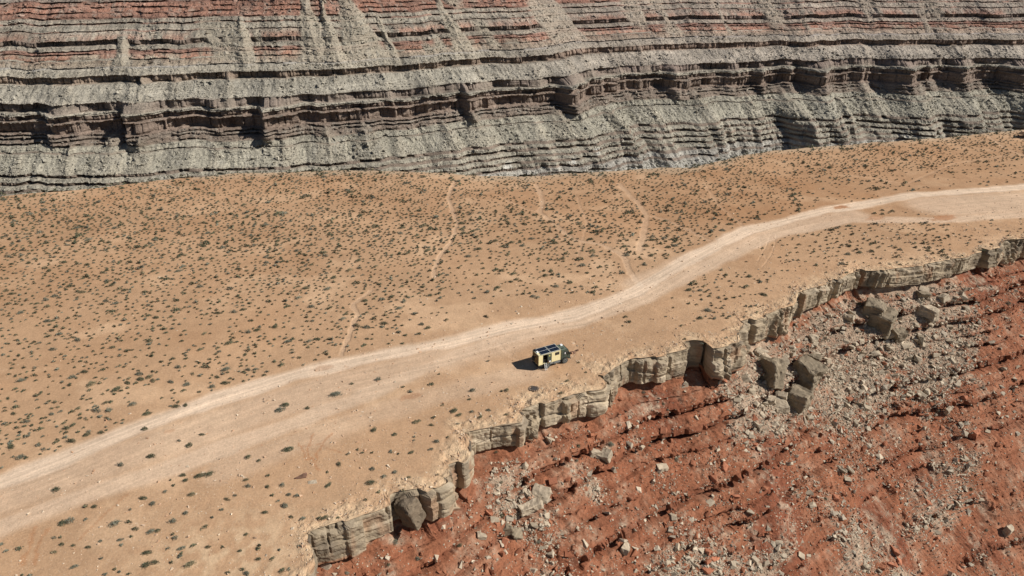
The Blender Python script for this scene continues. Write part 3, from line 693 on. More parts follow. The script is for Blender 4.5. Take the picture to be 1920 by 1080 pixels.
GB = (.225, .18, .125); GP = (.40, .325, .235); RB = (.37, .15, .085)
#  u, v, (sx, sy, sz), (tilt x, tilt y, heading), colour, blocky, label
BL = [
 (1644, 622, (7.0, 7.2, 6.4), (5, -8, 52), GB, .95, 'huge blocky grey boulder, by far the largest, with one side in black shade'),
 (1637, 585, (4.0, 4.4, 3.6), (4, -8, 60), GB, .92, 'dark broken boulder directly above the huge blocky boulder'),
 (1737, 590, (3.0, 4.8, 3.0), (6, 8, 38), GP, .92, 'long tilted pale slab lying alone right of the huge boulder'),
 (1753, 567, (3.0, 2.4, 2.0), (5, -12, 80), GP, .7, 'pale boulder just above the long tilted slab'),
 (1768, 559, (2.9, 2.0, 1.8), (-15, -12, 30), GP, .8, 'pale boulder nearest the cliff foot, upper right of the long tilted slab'),
 (1730, 556, (3.2, 2.6, 2.2), (0, 10, 10), GB, .6, 'rounded grey boulder above the long tilted slab'),
 (1682, 632, (2.8, 2.0, 2.9), (12, -8, 15), GB, .9, 'upright grey block leaning at the right side of the huge boulder'),
 (1723, 640, (2.0, 1.6, 2.3), (0, 10, 70), GB, .7, 'small dark upright block below the long tilted slab'),
 (1591, 594, (2.6, 1.6, 1.5), (18, -12, -45), GP, .9, 'tilted pale slab left of the dark broken boulder'),
 (1526, 670, (3.4, 2.2, 1.7), (10, 5, -35), GB, .5, 'smooth brownish oval boulder alone in the pale talus'),
 (1459, 674, (1.5, 3.6, 2.6), (4, 8, 32), GP, .9, 'thin pointed slab standing above the tall leaning block'),
 (1523, 633, (2.4, 1.8, 1.6), (0, 12, 20), GP, .5, 'pale rounded boulder in the middle of the talus below the cliff'),
 (1442, 712, (3.4, 4.4, 5.6), (-8, 10, 32), GB, .95, 'tall leaning grey block with its left side in black shade'),
 (1509, 712, (4.4, 5.8, 5.2), (6, 8, 42), GB, .95, 'large tilted grey block, left side dark, above the pile of split rocks'),
 (1493, 755, (4.2, 4.4, 3.8), (0, 4, 45), GB, .92, 'squat many-sided grey boulder at the right of the split rock pile'),
 (1461, 762, (3.4, 2.8, 2.2), (6, -14, 10), GP, .7, 'pale lowest rock of the split rock pile'),
 (1444, 752, (2.4, 2.0, 1.8), (0, 10, 60), GP, .7, 'small pale rock at the left of the split rock pile'),
 (1464, 741, (2.9, 1.8, 1.5), (14, -10, -30), GP, .8, 'pale flat rock on top of the split rock pile'),
 (1422, 660, (1.9, 1.6, 1.6), (8, -5, 40), GP, .92, 'small bright cube-shaped rock near the cliff foot'),
 (1427, 676, (2.4, 1.8, 1.8), (0, -10, 45), GB, .4, 'round brown boulder beneath the small bright rock'),
 (1137, 855, (2.4, 2.0, 1.9), (-10, -20, 60), GP, .7, 'right one of two white boulders on the red slope below the middle cliff'),
 (1115, 846, (2.6, 2.0, 1.5), (8, 12, 20), GP, .7, 'left one of two white boulders on the red slope below the middle cliff'),
 (1012, 924, (3.8, 2.6, 1.5), (12, 4, -25), GP, .8, 'broad flat pale boulder in the lower talus patch'),
 (994, 950, (4.0, 1.7, 1.5), (8, -8, 25), GP, .9, 'long pale slab just below the broad flat boulder'),
 (989, 925, (2.2, .9, .8), (8, 8, -60), GP, .9, 'narrow pale slab beside the left edge of the broad flat boulder'),
 (1034, 929, (1.9, 1.5, 1.3), (8, 8, 20), GB, .6, 'dark small boulder beside the right edge of the broad flat boulder'),
 (951, 995, (2.0, 1.8, 2.4), (10, -10, 10), GB, .7, 'upright half shaded boulder, left of a joined pair low on the slope'),
 (968, 1002, (2.4, 1.8, 1.5), (4, 8, 30), GB, .6, 'rounded grey boulder, right of a joined pair low on the slope'),
 (903, 1003, (1.8, 1.4, .9), (8, 8, 10), GP, .8, 'small bright slab standing apart beneath the cliff corner'),
 (1174, 1027, (2.7, 1.7, 1.3), (10, 8, 60), GP, .8, 'bright pale boulder near the bottom of the picture'),
 (1774, 774, (1.6, 1.1, 2.4), (18, -20, 30), GP, .8, 'bright leaning slab on the right part of the red slope'),
 (1822, 812, (2.6, 2.8, 2.2), (4, -4, 50), RB, .9, 'brown block casting a black shadow on the right slope'),
 (1590, 880, (2.5, .8, 1.6), (24, 5, -55), GP, .9, 'right one of two parallel pale slabs standing on edge'),
 (1577, 879, (2.5, .8, 1.4), (24, 5, -50), GP, .9, 'left one of two parallel pale slabs standing on edge'),
 (1890, 998, (2.3, 1.6, 2.4), (8, 8, 20), GP, .5, 'large white rounded boulder at the lower right'),
 (1624, 1066, (1.8, .9, 1.8), (8, 8, 10), GP, .9, 'white slab at the very bottom of the slope'),
 (1342, 1045, (2.4, 2.1, .9), (4, 8, 0), RB, .2, 'upper one of two round flat red rocks near the bottom'),
 (1327, 1067, (2.2, 2.3, .9), (8, 4, 50), RB, .2, 'lower one of two round flat red rocks near the bottom'),
 (1241, 875, (2.4, 1.5, 1.0), (8, 8, 15), GP, .8, 'pale split slab below the red ledge'),
 (1676, 1032, (2.6, 1.8, 1.0), (8, 8, -30), RB, .7, 'broad flat red slab at the lower right'),
 (1882, 725, (1.9, 1.5, 1.6), (8, 8, 10), GP, .8, 'pale block at the right edge of the picture, left of its twin'),
 (1900, 726, (2.2, 1.6, 1.3), (8, 8, 60), GP, .8, 'pale block nearest the right edge of the picture'),
 (1357, 875, (2.3, 1.6, 1.3), (8, 0, 60), RB, .6, 'red rounded block lying in the gap between two red ledges'),
 (1703, 648, (2.4, 1.8, 1.4), (8, 0, 60), GP, .8, 'flat pale rock at the lower right corner of the huge boulder'),
 (1668, 652, (2.2, 1.5, 1.2), (0, 10, 30), GP, .8, 'flat pale rock under the lower edge of the huge boulder'),
]
def addobj(name, me, loc, rot=(0, 0, 0), sc=None):
    o = bpy.data.objects.new(name, me); COL.objects.link(o); o.location = loc; o.rotation_euler = rot
    if sc: o.scale = sc
    return o
for k, (u, v, s3, tl3, col, bk_, lab) in enumerate(BL):
    q = pick(u, v + 3)
    if s3[2] > 1.9: s3 = tuple(c * (1.1 if s3[0] < 5.5 else .98) for c in s3)
    me = boulder_mesh('boulder', 3000 + k, *s3, col, bk_, 3 if s3[0] > 3 else 2, .11 if bk_ >= .9 else .07)
    tag(addobj('boulder', me, (q[0], q[1], q[2] + (1.6 if k == 0 else 0) + (.38 if s3[2] > 2.5 else .25) * s3[2]), tuple(R(a) for a in tl3)), lab, 'boulder', 'boulders fallen from the cliff')
me = boulder_mesh('boulder', 3333, 3.5, 2.8, 4.5, (.17, .13, .09), .95, 3, .08)
q = at(768, 958, -3.1)
tag(addobj('boulder', me, (q[0], q[1], -3.1), (R(10), R(-9), R(-38))), 'dark detached block filling the notch in the cliff near the bottom', 'boulder', 'boulders fallen from the cliff')
tmp_p = [boulder_mesh('loose_rock', 4000 + k, 1, .75, .5, GP, .6, 0, .03) for k in range(7)]
tmp_r = [boulder_mesh('loose_rock', 4100 + k, 1, .8, .55, RB, .5, 0, .03) for k in range(7)]
for p_, s_, pale_ in zip(bigpos, bigsize, bigpale):
    me = (tmp_p if pale_ else tmp_r)[rnd.randrange(7)]
    o = addobj('loose_rock', me, tuple(p_), (rnd.gauss(0, .35), rnd.gauss(0, .35), rnd.uniform(0, 6.28)), (s_, s_, s_))
    if pale_: tag(o, 'broken pale limestone rock lying loose on the red slope', 'rock', 'loose pale rocks on the slope')
    else: tag(o, 'angular rust red rock lying loose on the red slope', 'rock', 'loose red rocks on the slope')

# ------------------------------------------------------------ sagebrush
nb_ = NT('sage_leaf', .9, .1); nb_.color(nb_.mix(1.0, nb_.attr('tint'), nb_.gray(nb_.mr(nb_.noise(4, 3, .6), .3, .7, .65, 1.35)), 'MULTIPLY')); M_SAGE = nb_.m
def bush_tmpl(seed, leaves, ls, twig=0):
    r = np.random.default_rng(seed); V = []
    nc = r.integers(4, 8); cen = r.normal(0, .16, (nc, 2)); cr = r.uniform(.35, .62, nc); chh = r.uniform(.55, 1.0, nc)
    for k in range(leaves):
        c = r.integers(0, nc); d = r.normal(0, 1, 3); d /= np.linalg.norm(d); d[2] = abs(d[2]); rad = cr[c] * r.uniform(.55, 1.08)
        p = np.array([cen[c, 0] + d[0] * rad, cen[c, 1] + d[1] * rad, d[2] * chh[c] * r.uniform(.5, 1.08) + .02])
        a = r.normal(0, 1, 3); a /= np.linalg.norm(a); b = np.cross(a, r.normal(0, 1, 3)); b /= np.linalg.norm(b); s = ls * r.uniform(.6, 1.4)
        V += [p - a * s * .5 - b * s * .28, p - a * s * .5 + b * s * .28, p + a * s * .8 + np.array([0, 0, s * .2])]
    return np.array(V), np.arange(len(V)).reshape(-1, 3)
far_t = [bush_tmpl(60 + k, 34, .42) for k in range(8)]
near_t = [bush_tmpl(160 + k, 330, .14) for k in range(10)]
SG1 = np.array([.105, .108, .066]); SG2 = np.array([.17, .17, .125]); SG3 = np.array([.19, .165, .10])
def near_mesh(k, col):
    v, f = near_t[k]; me = bpy.data.meshes.new('sagebrush'); me.vertices.add(len(v)); me.vertices.foreach_set('co', v.reshape(-1).astype(np.float32))
    r = np.random.default_rng(k); cs = col[None] * np.repeat(r.uniform(.65, 1.4, len(f)), 3)[:, None]
    finish(None, me, f, M_SAGE, cs); return me
bm_dark = [near_mesh(k, SG1) for k in range(10)]; bm_grey = [near_mesh(k, SG2) for k in range(10)]; bm_dry = [near_mesh(k, SG3) for k in range(4)]
def rd_at(x, y):
    a, b = mesa_fields(np.array([x]), np.array([y])); return a[0], b[0]
traced = [(628, 743, 13), (525, 770, 13), (536, 761, 11), (577, 767, 7), (353, 836, 10), (379, 815, 6), (283, 855, 10), (227, 871, 9), (336, 826, 5), (105, 918, 11), (542, 845, 13), (465, 858, 8), (486, 865, 6), (637, 873, 7), (374, 892, 11), (392, 889, 10), (348, 900, 8), (309, 921, 6),
 (360, 927, 9), (286, 944, 9), (462, 901, 6), (466, 913, 8), (502, 915, 7), (542, 930, 7), (535, 951, 10), (496, 963, 7), (545, 971, 6), (601, 974, 8), (611, 971, 7), (616, 913, 8), (325, 977, 10), (116, 983, 12), (132, 976, 12), (215, 981, 12), (255, 992, 8), (284, 997, 10), (296, 996, 7), (225, 1012, 7), (188, 1014, 6), (165, 1026, 7), (137, 1022, 6), (341, 1028, 8),
 (274, 1060, 12), (290, 1054, 9), (355, 1060, 11), (139, 1063, 8), (426, 1073, 6), (450, 1032, 6), (461, 1002, 6), (348, 962, 8), (426, 937, 7), (660, 722, 5), (709, 714, 8), (951, 732, 7), (885, 734, 8), (880, 750, 5), (860, 780, 7), (901, 783, 6), (915, 771, 6), (949, 778, 5), (779, 795, 8), (786, 792, 6), (809, 799, 6), (740, 818, 7), (771, 851, 7), (697, 883, 8), (695, 908, 10), (741, 889, 7), (767, 897, 5), (858, 796, 4),
 (1051, 738, 5), (1063, 716, 5), (1313, 597, 9), (1327, 582, 11), (1340, 597, 6), (1432, 553, 9), (1360, 516, 7), (1312, 545, 6), (1330, 555, 5), (1033, 509, 8), (1068, 530, 9), (270, 805, 8), (275, 777, 9), (162, 815, 9), (123, 803, 9), (182, 770, 10), (50, 790, 8), (25, 775, 7), (97, 776, 7), (40, 714, 9), (172, 722, 12), (135, 708, 9), (218, 732, 11), (240, 719, 8), (250, 758, 9), (132, 827, 10), (136, 797, 7), (350, 722, 10), (422, 718, 10), (397, 726, 8), (280, 708, 10), (348, 760, 7), (330, 762, 8), (1098, 700, 4), (1085, 681, 4)]
pts = []
for u, v, r_ in traced:
    q = at(u, v); _, _, dp = proj(np.array([[q[0], q[1], 0.]])); pts.append((q[0], q[1], r_ * dp[0] / F * 1.05, 1))
uniq = {0: 'lone dark sagebrush between the two wheel tracks, above the van-sized parking spot', }
def dens(x, y, u, v):
    xr = (u, v)
    road_v = np.interp(u, [0, 250, 560, 850, 1080, 1290, 1420, 1550, 1920], [905, 805, 702, 640, 590, 488, 425, 395, 352])
    if v < road_v - 10:
        d = .24
        gap = road_v - v
        d *= .25 + .75 * min(1, gap / 70)
        if u < 900: d *= .75 + .8 * sst(620, 420, v)
        if 850 < u < 1300 and v > 480: d *= .45
        if 900 < u < 1260 and v < 480: d *= .8
        if u > 1350: d *= .8
        if v < 400: d *= .85
        if u > 1500 and gap < 55: d *= .35
        if u > 760 and u < 1150 and v > 560: d *= .12
        if abs(u - 300) < 260 and abs(v - 690) < 90: d *= .7
    else:
        d = .006
        if 1290 < u < 1440 and 510 < v < 600: d = .09
        if 1470 < u < 1780 and 410 < v < 500: d = .08
        if u > 1780: d = .022
        if u < 900 and v > 700: d = .03
        if 950 < u < 1290: d = .006
    return d
cell = {}
def okd(x, y, r):
    i, j = int(x // 2), int(y // 2)
    for a in range(i - 1, i + 2):
        for b in range(j - 1, j + 2):
            for (xx, yy, r2) in cell.get((a, b), ()):
                if (xx - x) ** 2 + (yy - y) ** 2 < max(.62 * (r + r2), 1.0 if y > 125 else .2) ** 2: return False
    cell.setdefault((i, j), []).append((x, y, r)); return True
for p_ in pts: okd(p_[0], p_[1], p_[2])
cand = 165000
cx_ = rng.uniform(-330, 330, cand); cy_ = rng.uniform(58, 330, cand)
cu, cv_, cd = proj(np.c_[cx_, cy_, np.zeros(cand)])
crd, ctr = mesa_fields(cx_, cy_); dn_ = fbm(cx_ / 12, cy_ / 12, o=3, seed=190); dn2 = fbm(cx_ / 3.5, cy_ / 3.5, o=2, seed=191)
from mathutils.kdtree import KDTree
kd = KDTree(NC)
for k in range(NC): kd.insert((rim[k, 0], rim[k, 1], 0), k)
kd.balance()
farY = np.interp(cx_, FE[::4, 0], FE[::4, 1])
cell_area = 660 * 272 / cand
for k in range(cand):
    x, y, u, v = cx_[k], cy_[k], cu[k], cv_[k]
    if u < -450 or u > 2250 or v > 1250 or y > farY[k] - .6 or crd[k] > .12 or abs(ctr[k]) > .25: continue
    d = dens(x, y, u, v) * max(.2, 1 + .8 * dn_[k]) * (1.0 if dn2[k] > -.3 else .5)
    if rnd.random() > d * cell_area * 3.6: continue
    _, ki, dist = kd.find((x, y, 0))
    if (x - rim[ki, 0]) * nrm[ki, 0] + (y - rim[ki, 1]) * nrm[ki, 1] > -.8: continue
    if abs(x - 8.5) < 5.5 and abs(y - 114) < 4.5: continue
    r = min(1.05, .35 * (1 - rnd.random()) ** -.30) * (1.12 if v < 480 else 1.0) * (.88 if v < 400 else 1)
    if okd(x, y, r): pts.append((x, y, r, 0))
print('bushes', len(pts))
A_ = np.array([(p_[0], p_[1], p_[2], p_[3]) for p_ in pts]); _, _, ad = proj(np.c_[A_[:, :2], np.zeros(len(A_))]); au, av, _ = proj(np.c_[A_[:, :2], np.zeros(len(A_))]); show = A_[:, 2] / ad + A_[:, 3] - 9 * ((au < -5) | (au > 1925) | (av > 1085))
od = np.argsort(-show); ind, oth = od[:255], od[255:]
bz = mesa_z(A_[:, 0], A_[:, 1])
for k, i in enumerate(ind):
    x, y, r, tr_ = A_[i]; c_ = rnd.random()
    me = bm_grey[k % 10] if c_ < .35 else (bm_dry[k % 4] if c_ > .93 else bm_dark[k % 10])
    st = rnd.uniform(1.1, 1.8)
    o = addobj('sagebrush', me, (x, y, bz[i] - .03), (0, 0, rnd.gauss(.2, .5)), (r * st * .95, r / st ** .5 * 1.0, min(.75, r * .85)))
    if me in bm_grey: tag(o, 'silver grey low sagebrush growing on the tan mesa', 'bush', 'grey sagebrush on the mesa')
    elif me in bm_dry: tag(o, 'dried straw coloured low bush growing on the tan mesa', 'bush', 'dry bushes on the mesa')
    else: tag(o, 'dark green low sagebrush growing on the tan mesa', 'bush', 'dark sagebrush on the mesa')
n_ = len(oth); a = rng.normal(.2, .5, n_); ca, sa = np.cos(a), np.sin(a); rot = np.zeros((n_, 3, 3)); st = rng.uniform(1.1, 1.9, n_)
rot[:, 0, 0] = ca * st; rot[:, 0, 1] = -sa; rot[:, 1, 0] = sa * st; rot[:, 1, 1] = ca; rot[:, 2, 2] = .9
mixb = rng.random(n_)[:, None]; bc = np.where(mixb < .3, SG2, np.where(mixb > .9, SG3, SG1)) * rng.uniform(.75, 1.25, (n_, 1))
scatter('distant_sagebrush', far_t, np.c_[A_[oth, 0], A_[oth, 1], bz[oth] - .03], A_[oth, 2], bc, M_SAGE, 'thousands of small sagebrush dots covering the far part of the tan mesa', 'bushes', rot)
# bushes down on the slope
sb = [(1084, 838, 7), (1144, 833, 9), (1081, 862, 6), (940, 967, 9), (740, 1019, 10), (893, 993, 6), (861, 1023, 8), (783, 1046, 8), (1010, 1018, 7), (729, 1060, 6), (651, 1077, 7), (1267, 863, 10), (1375, 738, 9), (1357, 713, 7), (1452, 688, 9), (1245, 757, 5), (1206, 737, 6), (1252, 768, 5),
      (1610, 570, 8), (1683, 556, 8), (1620, 600, 7), (1752, 582, 6), (1810, 570, 7), (1520, 632, 7), (1490, 612, 6), (1460, 617, 6), (1515, 650, 5), (1820, 918, 8), (1320, 1043, 7), (1440, 930, 5), (1548, 935, 6), (1262, 925, 6), (1890, 570, 9), (1420, 965, 5), (1760, 770, 5), (1650, 870, 5)]
sl_n = 0
for k in range(26):
    sb.append((rnd.uniform(880, 1900), rnd.uniform(640, 1075), rnd.uniform(3.5, 6)))
for k, (u, v, r_) in enumerate(sb):
    q = pick(u, v)
    if (SPX.min() > u) or np.min((SPX - u) ** 2 + (SPY - v) ** 2) > 30: continue
    _, _, dp = proj(q[None]); r = r_ * dp[0] / F
    o = addobj('sagebrush', (bm_grey if k % 3 else bm_dark)[k % 10], (q[0], q[1], q[2] - .02), (0, R(10), rnd.uniform(0, 6)), (r, r, r * .8))
    if k % 3: tag(o, 'silver grey round bush growing among rubble on the red slope', 'bush', 'grey bushes on the red slope')
    else: tag(o, 'dark green round bush growing among rubble on the red slope', 'bush', 'dark bushes on the red slope')

# ------------------------------------------------------------ stone fire ring beside the rim
q = at(1001, 729); ring = bpy.data.objects.new('fire_ring', None); COL.objects.link(ring); ring.location = (q[0], q[1], float(mesa_z(np.array([q[0]]), np.array([q[1]]))[0]))
tag(ring, 'small ring of loose stones around dark ash between the truck and the cliff', 'fire ring')
dark_rocks = [boulder_mesh('stone', 4200 + k, .34, .28, .22, (.22, .17, .13), .4, 0, .03) for k in range(4)]
for k in range(13):
    a = k / 13 * 6.283; o = addobj('stone', dark_rocks[k % 4], (math.cos(a) * .85, math.sin(a) * .75, .05), (0, 0, a * 3)); o.parent = ring
ash = simple('ash', (.07, .06, .055), .95, .05); bm = bmesh.new(); bmesh.ops.create_cone(bm, cap_ends=True, segments=14, radius1=.68, radius2=.5, depth=.06)
me = bpy.data.meshes.new('ash'); bm.to_mesh(me); bm.free(); me.materials.append(ash); o = addobj('ash', me, (0, 0, .02)); o.parent = ring
for (u, v, lab, s3) in ((1076, 662, 'dark brown lump of rock just in front of the truck cab', (1.3, .9, .5)), (1082, 658, 'small dark stone beyond the lump in front of the truck', (.6, .45, .35)), (563, 897, 'dark fissured rock on the bare mesa among bushes at lower left', (2.2, 1.3, .8)), (586, 907, 'pale broken rock beside a bush at lower left of the mesa', (1.5, .9, .5))):
    q = at(u, v); tag(addobj('mesa_rock', boulder_mesh('mesa_rock', int(u), *s3, (.16, .09, .06) if u > 1000 or u < 570 else GP, .5, 2), (q[0], q[1], .12), (0, 0, R(20))), lab, 'rock')
q = at(1912, 259); tag(addobj('rock_ledge', boulder_mesh('rock_ledge', 77, 14, 5, 1.6, (.50, .36, .24), .9, 3, .02), (q[0] + 8.5, q[1] + 2, 1.6), (R(-6), 0, R(6))), 'flat overhanging tan rock ledge with black shade below it at the far right', 'rock ledge')

# ------------------------------------------------------------ expedition truck
YEL = simple('yellow_panel', (.77, .67, .38), .5, .4, var=.06); GRN = simple('army_green', (.060, .075, .058), .55, .4, var=.15); GRL = simple('green_roof', (.115, .14, .105), .6, .4, var=.15)
BLK = simple('black_trim', (.02, .02, .022), .6); TYR = simple('dusty_tyre', (.085, .085, .078), .9, .1); GRY = simple('grey_metal', (.16, .17, .165), .55); ALU = simple('aluminium', (.62, .62, .6), .4, .5)
GLS = simple('dark_glass', (.018, .022, .025), .08, .8); SOL = simple('solar_cells', (.012, .016, .028), .18, .5); WHT = simple('white_plastic', (.8, .8, .78), .5); DRK = simple('interior', (.03, .025, .022), .8); RDC = simple('dark_red_cloth', (.13, .02, .02), .9); RAIL = simple('roof_rail', (.40, .39, .30), .5)
class MB:
    def __init__(s): s.bm = bmesh.new()
    def box(s, x0, x1, y0, y1, z0, z1, rot=None, bev=0):
        t = bmesh.new(); bmesh.ops.create_cube(t, size=1)
        for v in t.verts: v.co = Vector(((x0 + x1) / 2 + v.co.x * (x1 - x0), (y0 + y1) / 2 + v.co.y * (y1 - y0), (z0 + z1) / 2 + v.co.z * (z1 - z0)))
        if bev: bmesh.ops.bevel(t, geom=t.edges[:], offset=bev, segments=2, affect='EDGES')
        s.add(t, rot, Vector(((x0 + x1) / 2, (y0 + y1) / 2, (z0 + z1) / 2))); return s
    def add(s, t, rot=None, piv=None):
        if rot:
            M = Matrix.Translation(piv) @ Euler([R(a) for a in rot]).to_matrix().to_4x4() @ Matrix.Translation(-piv); t.transform(M)
        me = bpy.data.meshes.new('t'); t.to_mesh(me); t.free(); s.bm.from_mesh(me); bpy.data.meshes.remove(me)
    def cyl(s, c, ax, r, L, seg=24, r2=None):
        t = bmesh.new(); bmesh.ops.create_cone(t, cap_ends=True, segments=seg, radius1=r, radius2=r if r2 is None else r2, depth=L)
        m = {'x': Matrix.Rotation(R(90), 4, 'Y'), 'y': Matrix.Rotation(R(90), 4, 'X'), 'z': Matrix.Identity(4)}[ax]
        t.transform(Matrix.Translation(c) @ m); s.add(t); return s
    def prism(s, pts_, y0, y1, bev=.05):
        t = bmesh.new(); a = [t.verts.new((x, y0, z)) for x, z in pts_]; b = [t.verts.new((x, y1, z)) for x, z in pts_]
        t.faces.new(a[::-1]); t.faces.new(b)
        for i in range(len(a)): t.faces.new((a[i], a[(i + 1) % len(a)], b[(i + 1) % len(a)], b[i]))
        bmesh.ops.recalc_face_normals(t, faces=t.faces)
        if bev: bmesh.ops.bevel(t, geom=t.edges[:], offset=bev, segments=2, affect='EDGES')
        s.add(t); return s
    def build(s, name, mat, parent, label=None):
        me = bpy.data.meshes.new(name); bmesh.ops.recalc_face_normals(s.bm, faces=s.bm.faces); s.bm.to_mesh(me); s.bm.free(); me.materials.append(mat)
        o = bpy.data.objects.new(name, me); COL.objects.link(o); o.parent = parent
        if label: o['label'] = label
        return o
rr0 = at(1009.6, 696.7); fr0 = at(1060, 682)
YAW = math.atan2(fr0[1] - rr0[1], fr0[0] - rr0[0]); print('yaw', math.degrees(YAW), 'len', np.hypot(*(fr0 - rr0)))
T = bpy.data.objects.new('expedition_truck', None); COL.objects.link(T); T.location = (rr0[0], rr0[1], float(mesa_z(np.array([rr0[0] + 3]), np.array([rr0[1] + 2]))[0]) + .02); T.rotation_euler = (0, 0, YAW)
tag(T, 'yellow and dark green expedition camper truck with solar panels parked on the mesa', 'truck')
L_, Wd, zb, zt = 4.9, 2.45, 1.22, 3.45
m = MB()
m.box(0, 1.0, 0, .06, zb, zt); m.box(1.0, 1.9, 0, .06, zb, zb + .14); m.box(1.0, 1.9, 0, .06, zt - .12, zt); m.box(1.9, L_, 0, .06, zb, zt)
m.box(0, L_, Wd - .06, Wd, zb, zt); m.box(0, .06, .06, Wd - .06, zb, zt); m.box(L_ - .06, L_, .06, Wd - .06, zb, zt); m.box(.06, L_ - .06, .06, Wd - .06, zb, zb + .1); m.box(.06, L_ - .06, .06, Wd - .06, zt - .06, zt - .003)
body = m.build('cargo_box', YEL, T)
MB().box(.9, 2.3, .3, 1.6, zb + .101, zb + .9).build('interior_furniture', DRK, T)
MB().box(-.02, -.001, .08, Wd - .08, zb + .06, zt - .1).build('rear_panel', simple('dust_shade_brown', (.20, .135, .065), .8, .1, var=.35), T, 'brown rear panel with dust and shade in its colour')  # brown mixes dust with the shade on the yellow rear wall, painted in
e = MB()
for x in (0, L_): e.cyl((x + (.02 if x == 0 else -.02), .0, (zb + zt) / 2), 'z', .05, zt - zb, 8); e.cyl((x + (.02 if x == 0 else -.02), Wd, (zb + zt) / 2), 'z', .05, zt - zb, 8)
e.build('corner_trim', YEL, T)
r_ = MB(); r_.box(-.02, L_ + .02, -.04, .05, zt, zt + .05).box(-.02, L_ + .02, Wd - .05, Wd + .04, zt, zt + .05).box(-.04, .06, .05, Wd - .05, zt, zt + .05).box(L_ - .06, L_ + .04, .05, Wd - .05, zt, zt + .05).box(2.66, 2.74, .05, Wd - .05, zt, zt + .05)
r_.build('roof_rail', RAIL, T)
for x0, x1 in ((.62, 2.6), (2.8, 4.78)):
    for y0, y1 in ((.1, 1.18), (1.24, 2.34)):
        pnl = MB().box(x0, x1, y0, y1, zt + .051, zt + .09).build('solar_panel', SOL, T)
        f = MB(); f.box(x0 - .01, x1 + .01, y0 - .01, y0, zt + .05, zt + .1).box(x0 - .02, x1 + .02, y1, y1 + .02, zt + .05, zt + .1).box(x0 - .02, x0, y0, y1, zt + .05, zt + .1).box(x1, x1 + .02, y0, y1, zt + .05, zt + .1); f.build('panel_frame', ALU, pnl)
MB().box(.15, .58, 1.0, 1.5, zt, zt + .16, bev=.03).build('roof_vent', WHT, T, 'small grey white vent box at the rear of the roof')
MB().box(.06, .5, 1.6, 2.35, zt, zt + .22, bev=.04).build('roof_bag', BLK, T, 'black bundle on the rear left corner of the roof')
wdw = MB().box(3.62, 4.58, -.035, .0, 2.55, 3.18, bev=.015).build('side_window', BLK, T); MB().box(3.68, 4.52, -.045, -.036, 2.61, 3.12).build('pane', GLS, wdw)
wdw = MB().box(-.035, 0, .9, 1.6, 2.4, 2.95, bev=.015).build('rear_window', BLK, T); MB().box(-.045, -.036, .95, 1.55, 2.45, 2.9).build('pane', GLS, wdw)
dr_ = MB().box(1.93, 2.84, -.10, -.02, zb + .16, zt - .13, bev=.02).build('entry_door', GRN, T, 'dark entry door swung open flat against the side wall')
MB().box(2.2, 2.5, -.112, -.101, 2.75, 3.1).build('door_window', simple('door_pane', (.45, .42, .15), .3), dr_); MB().box(2.2, 2.62, -.2, -.101, 1.5, 1.78, bev=.04).build('door_pouch', WHT, dr_, 'white pouch low on the open door'); MB().box(1.98, 2.12, -.17, -.101, 1.45, 1.95, bev=.04).build('door_towel', RDC, dr_)
fr = MB().box(.95, 1.0, -.02, .07, zb + .12, zt - .1).box(1.9, 1.95, -.015, .07, zb + .12, zt - .1).box(.95, 1.95, -.06, .08, zb + .08, zb + .139).build('door_frame', BLK, T)
# chassis
c_ = MB().box(-.1, 6.9, .65, .8, .85, 1.1).box(-.1, 6.9, 1.65, 1.8, .85, 1.1)
for x in (.1, 1.1, 3.0, 4.4, 5.2): c_.box(x, x + .14, .8, 1.65, .88, 1.06)
c_.box(0, L_, .3, 2.15, 1.1, 1.218); c_.build('chassis', BLK, T)
c_ = MB().cyl((2.0, 1.22, .62), 'y', .11, 1.7, 12).cyl((6.0, 1.22, .62), 'y', .11, 1.7, 12).cyl((2.0, 1.22, .62), 'x', .24, .5, 12); c_.build('axle', BLK, T)
MB().box(3.45, 4.9, .02, .62, .62, 1.15, bev=.03).build('side_locker', GRY, T); MB().cyl((2.98, .34, .86), 'x', .29, .78, 20).build('fuel_tank', GRY, T); MB().box(.1, 1.1, .05, .5, .75, 1.12, bev=.03).build('rear_locker', BLK, T)
MB().box(3.2, 4.9, 1.85, 2.43, .62, 1.15, bev=.03).build('side_locker', GRY, T)
for x in (2.0, 6.0):
    for y, sd in ((.2, -1), (2.25, 1)):
        wh = MB(); wh.cyl((x, y, .62), 'y', .62, .30, 36).cyl((x, y, .62), 'y', .57, .38, 36)
        for k in range(26):
            a = k / 26 * 6.283; wh.box(x + math.cos(a) * .625 - .035, x + math.cos(a) * .625 + .035, y - .17, y + .17, .62 + math.sin(a) * .625 - .02, .62 + math.sin(a) * .625 + .02, (0, -math.degrees(a) + 90, 0))
        w_ = wh.build('wheel', TYR, T); MB().cyl((x, y + sd * .195, .62), 'y', .30, .03, 24).build('rim', GRY, w_); MB().cyl((x, y + sd * .225, .62), 'y', .13, .06, 12).build('hub', BLK, w_)
    MB().box(x - .75, x + .75, .0, .42, 1.27 if x > 3 else 1.16, 1.31 if x > 3 else 1.2).box(x - .79, x - .75, .0, .42, .95, 1.29 if x > 3 else 1.19).build('mudguard', BLK, T)
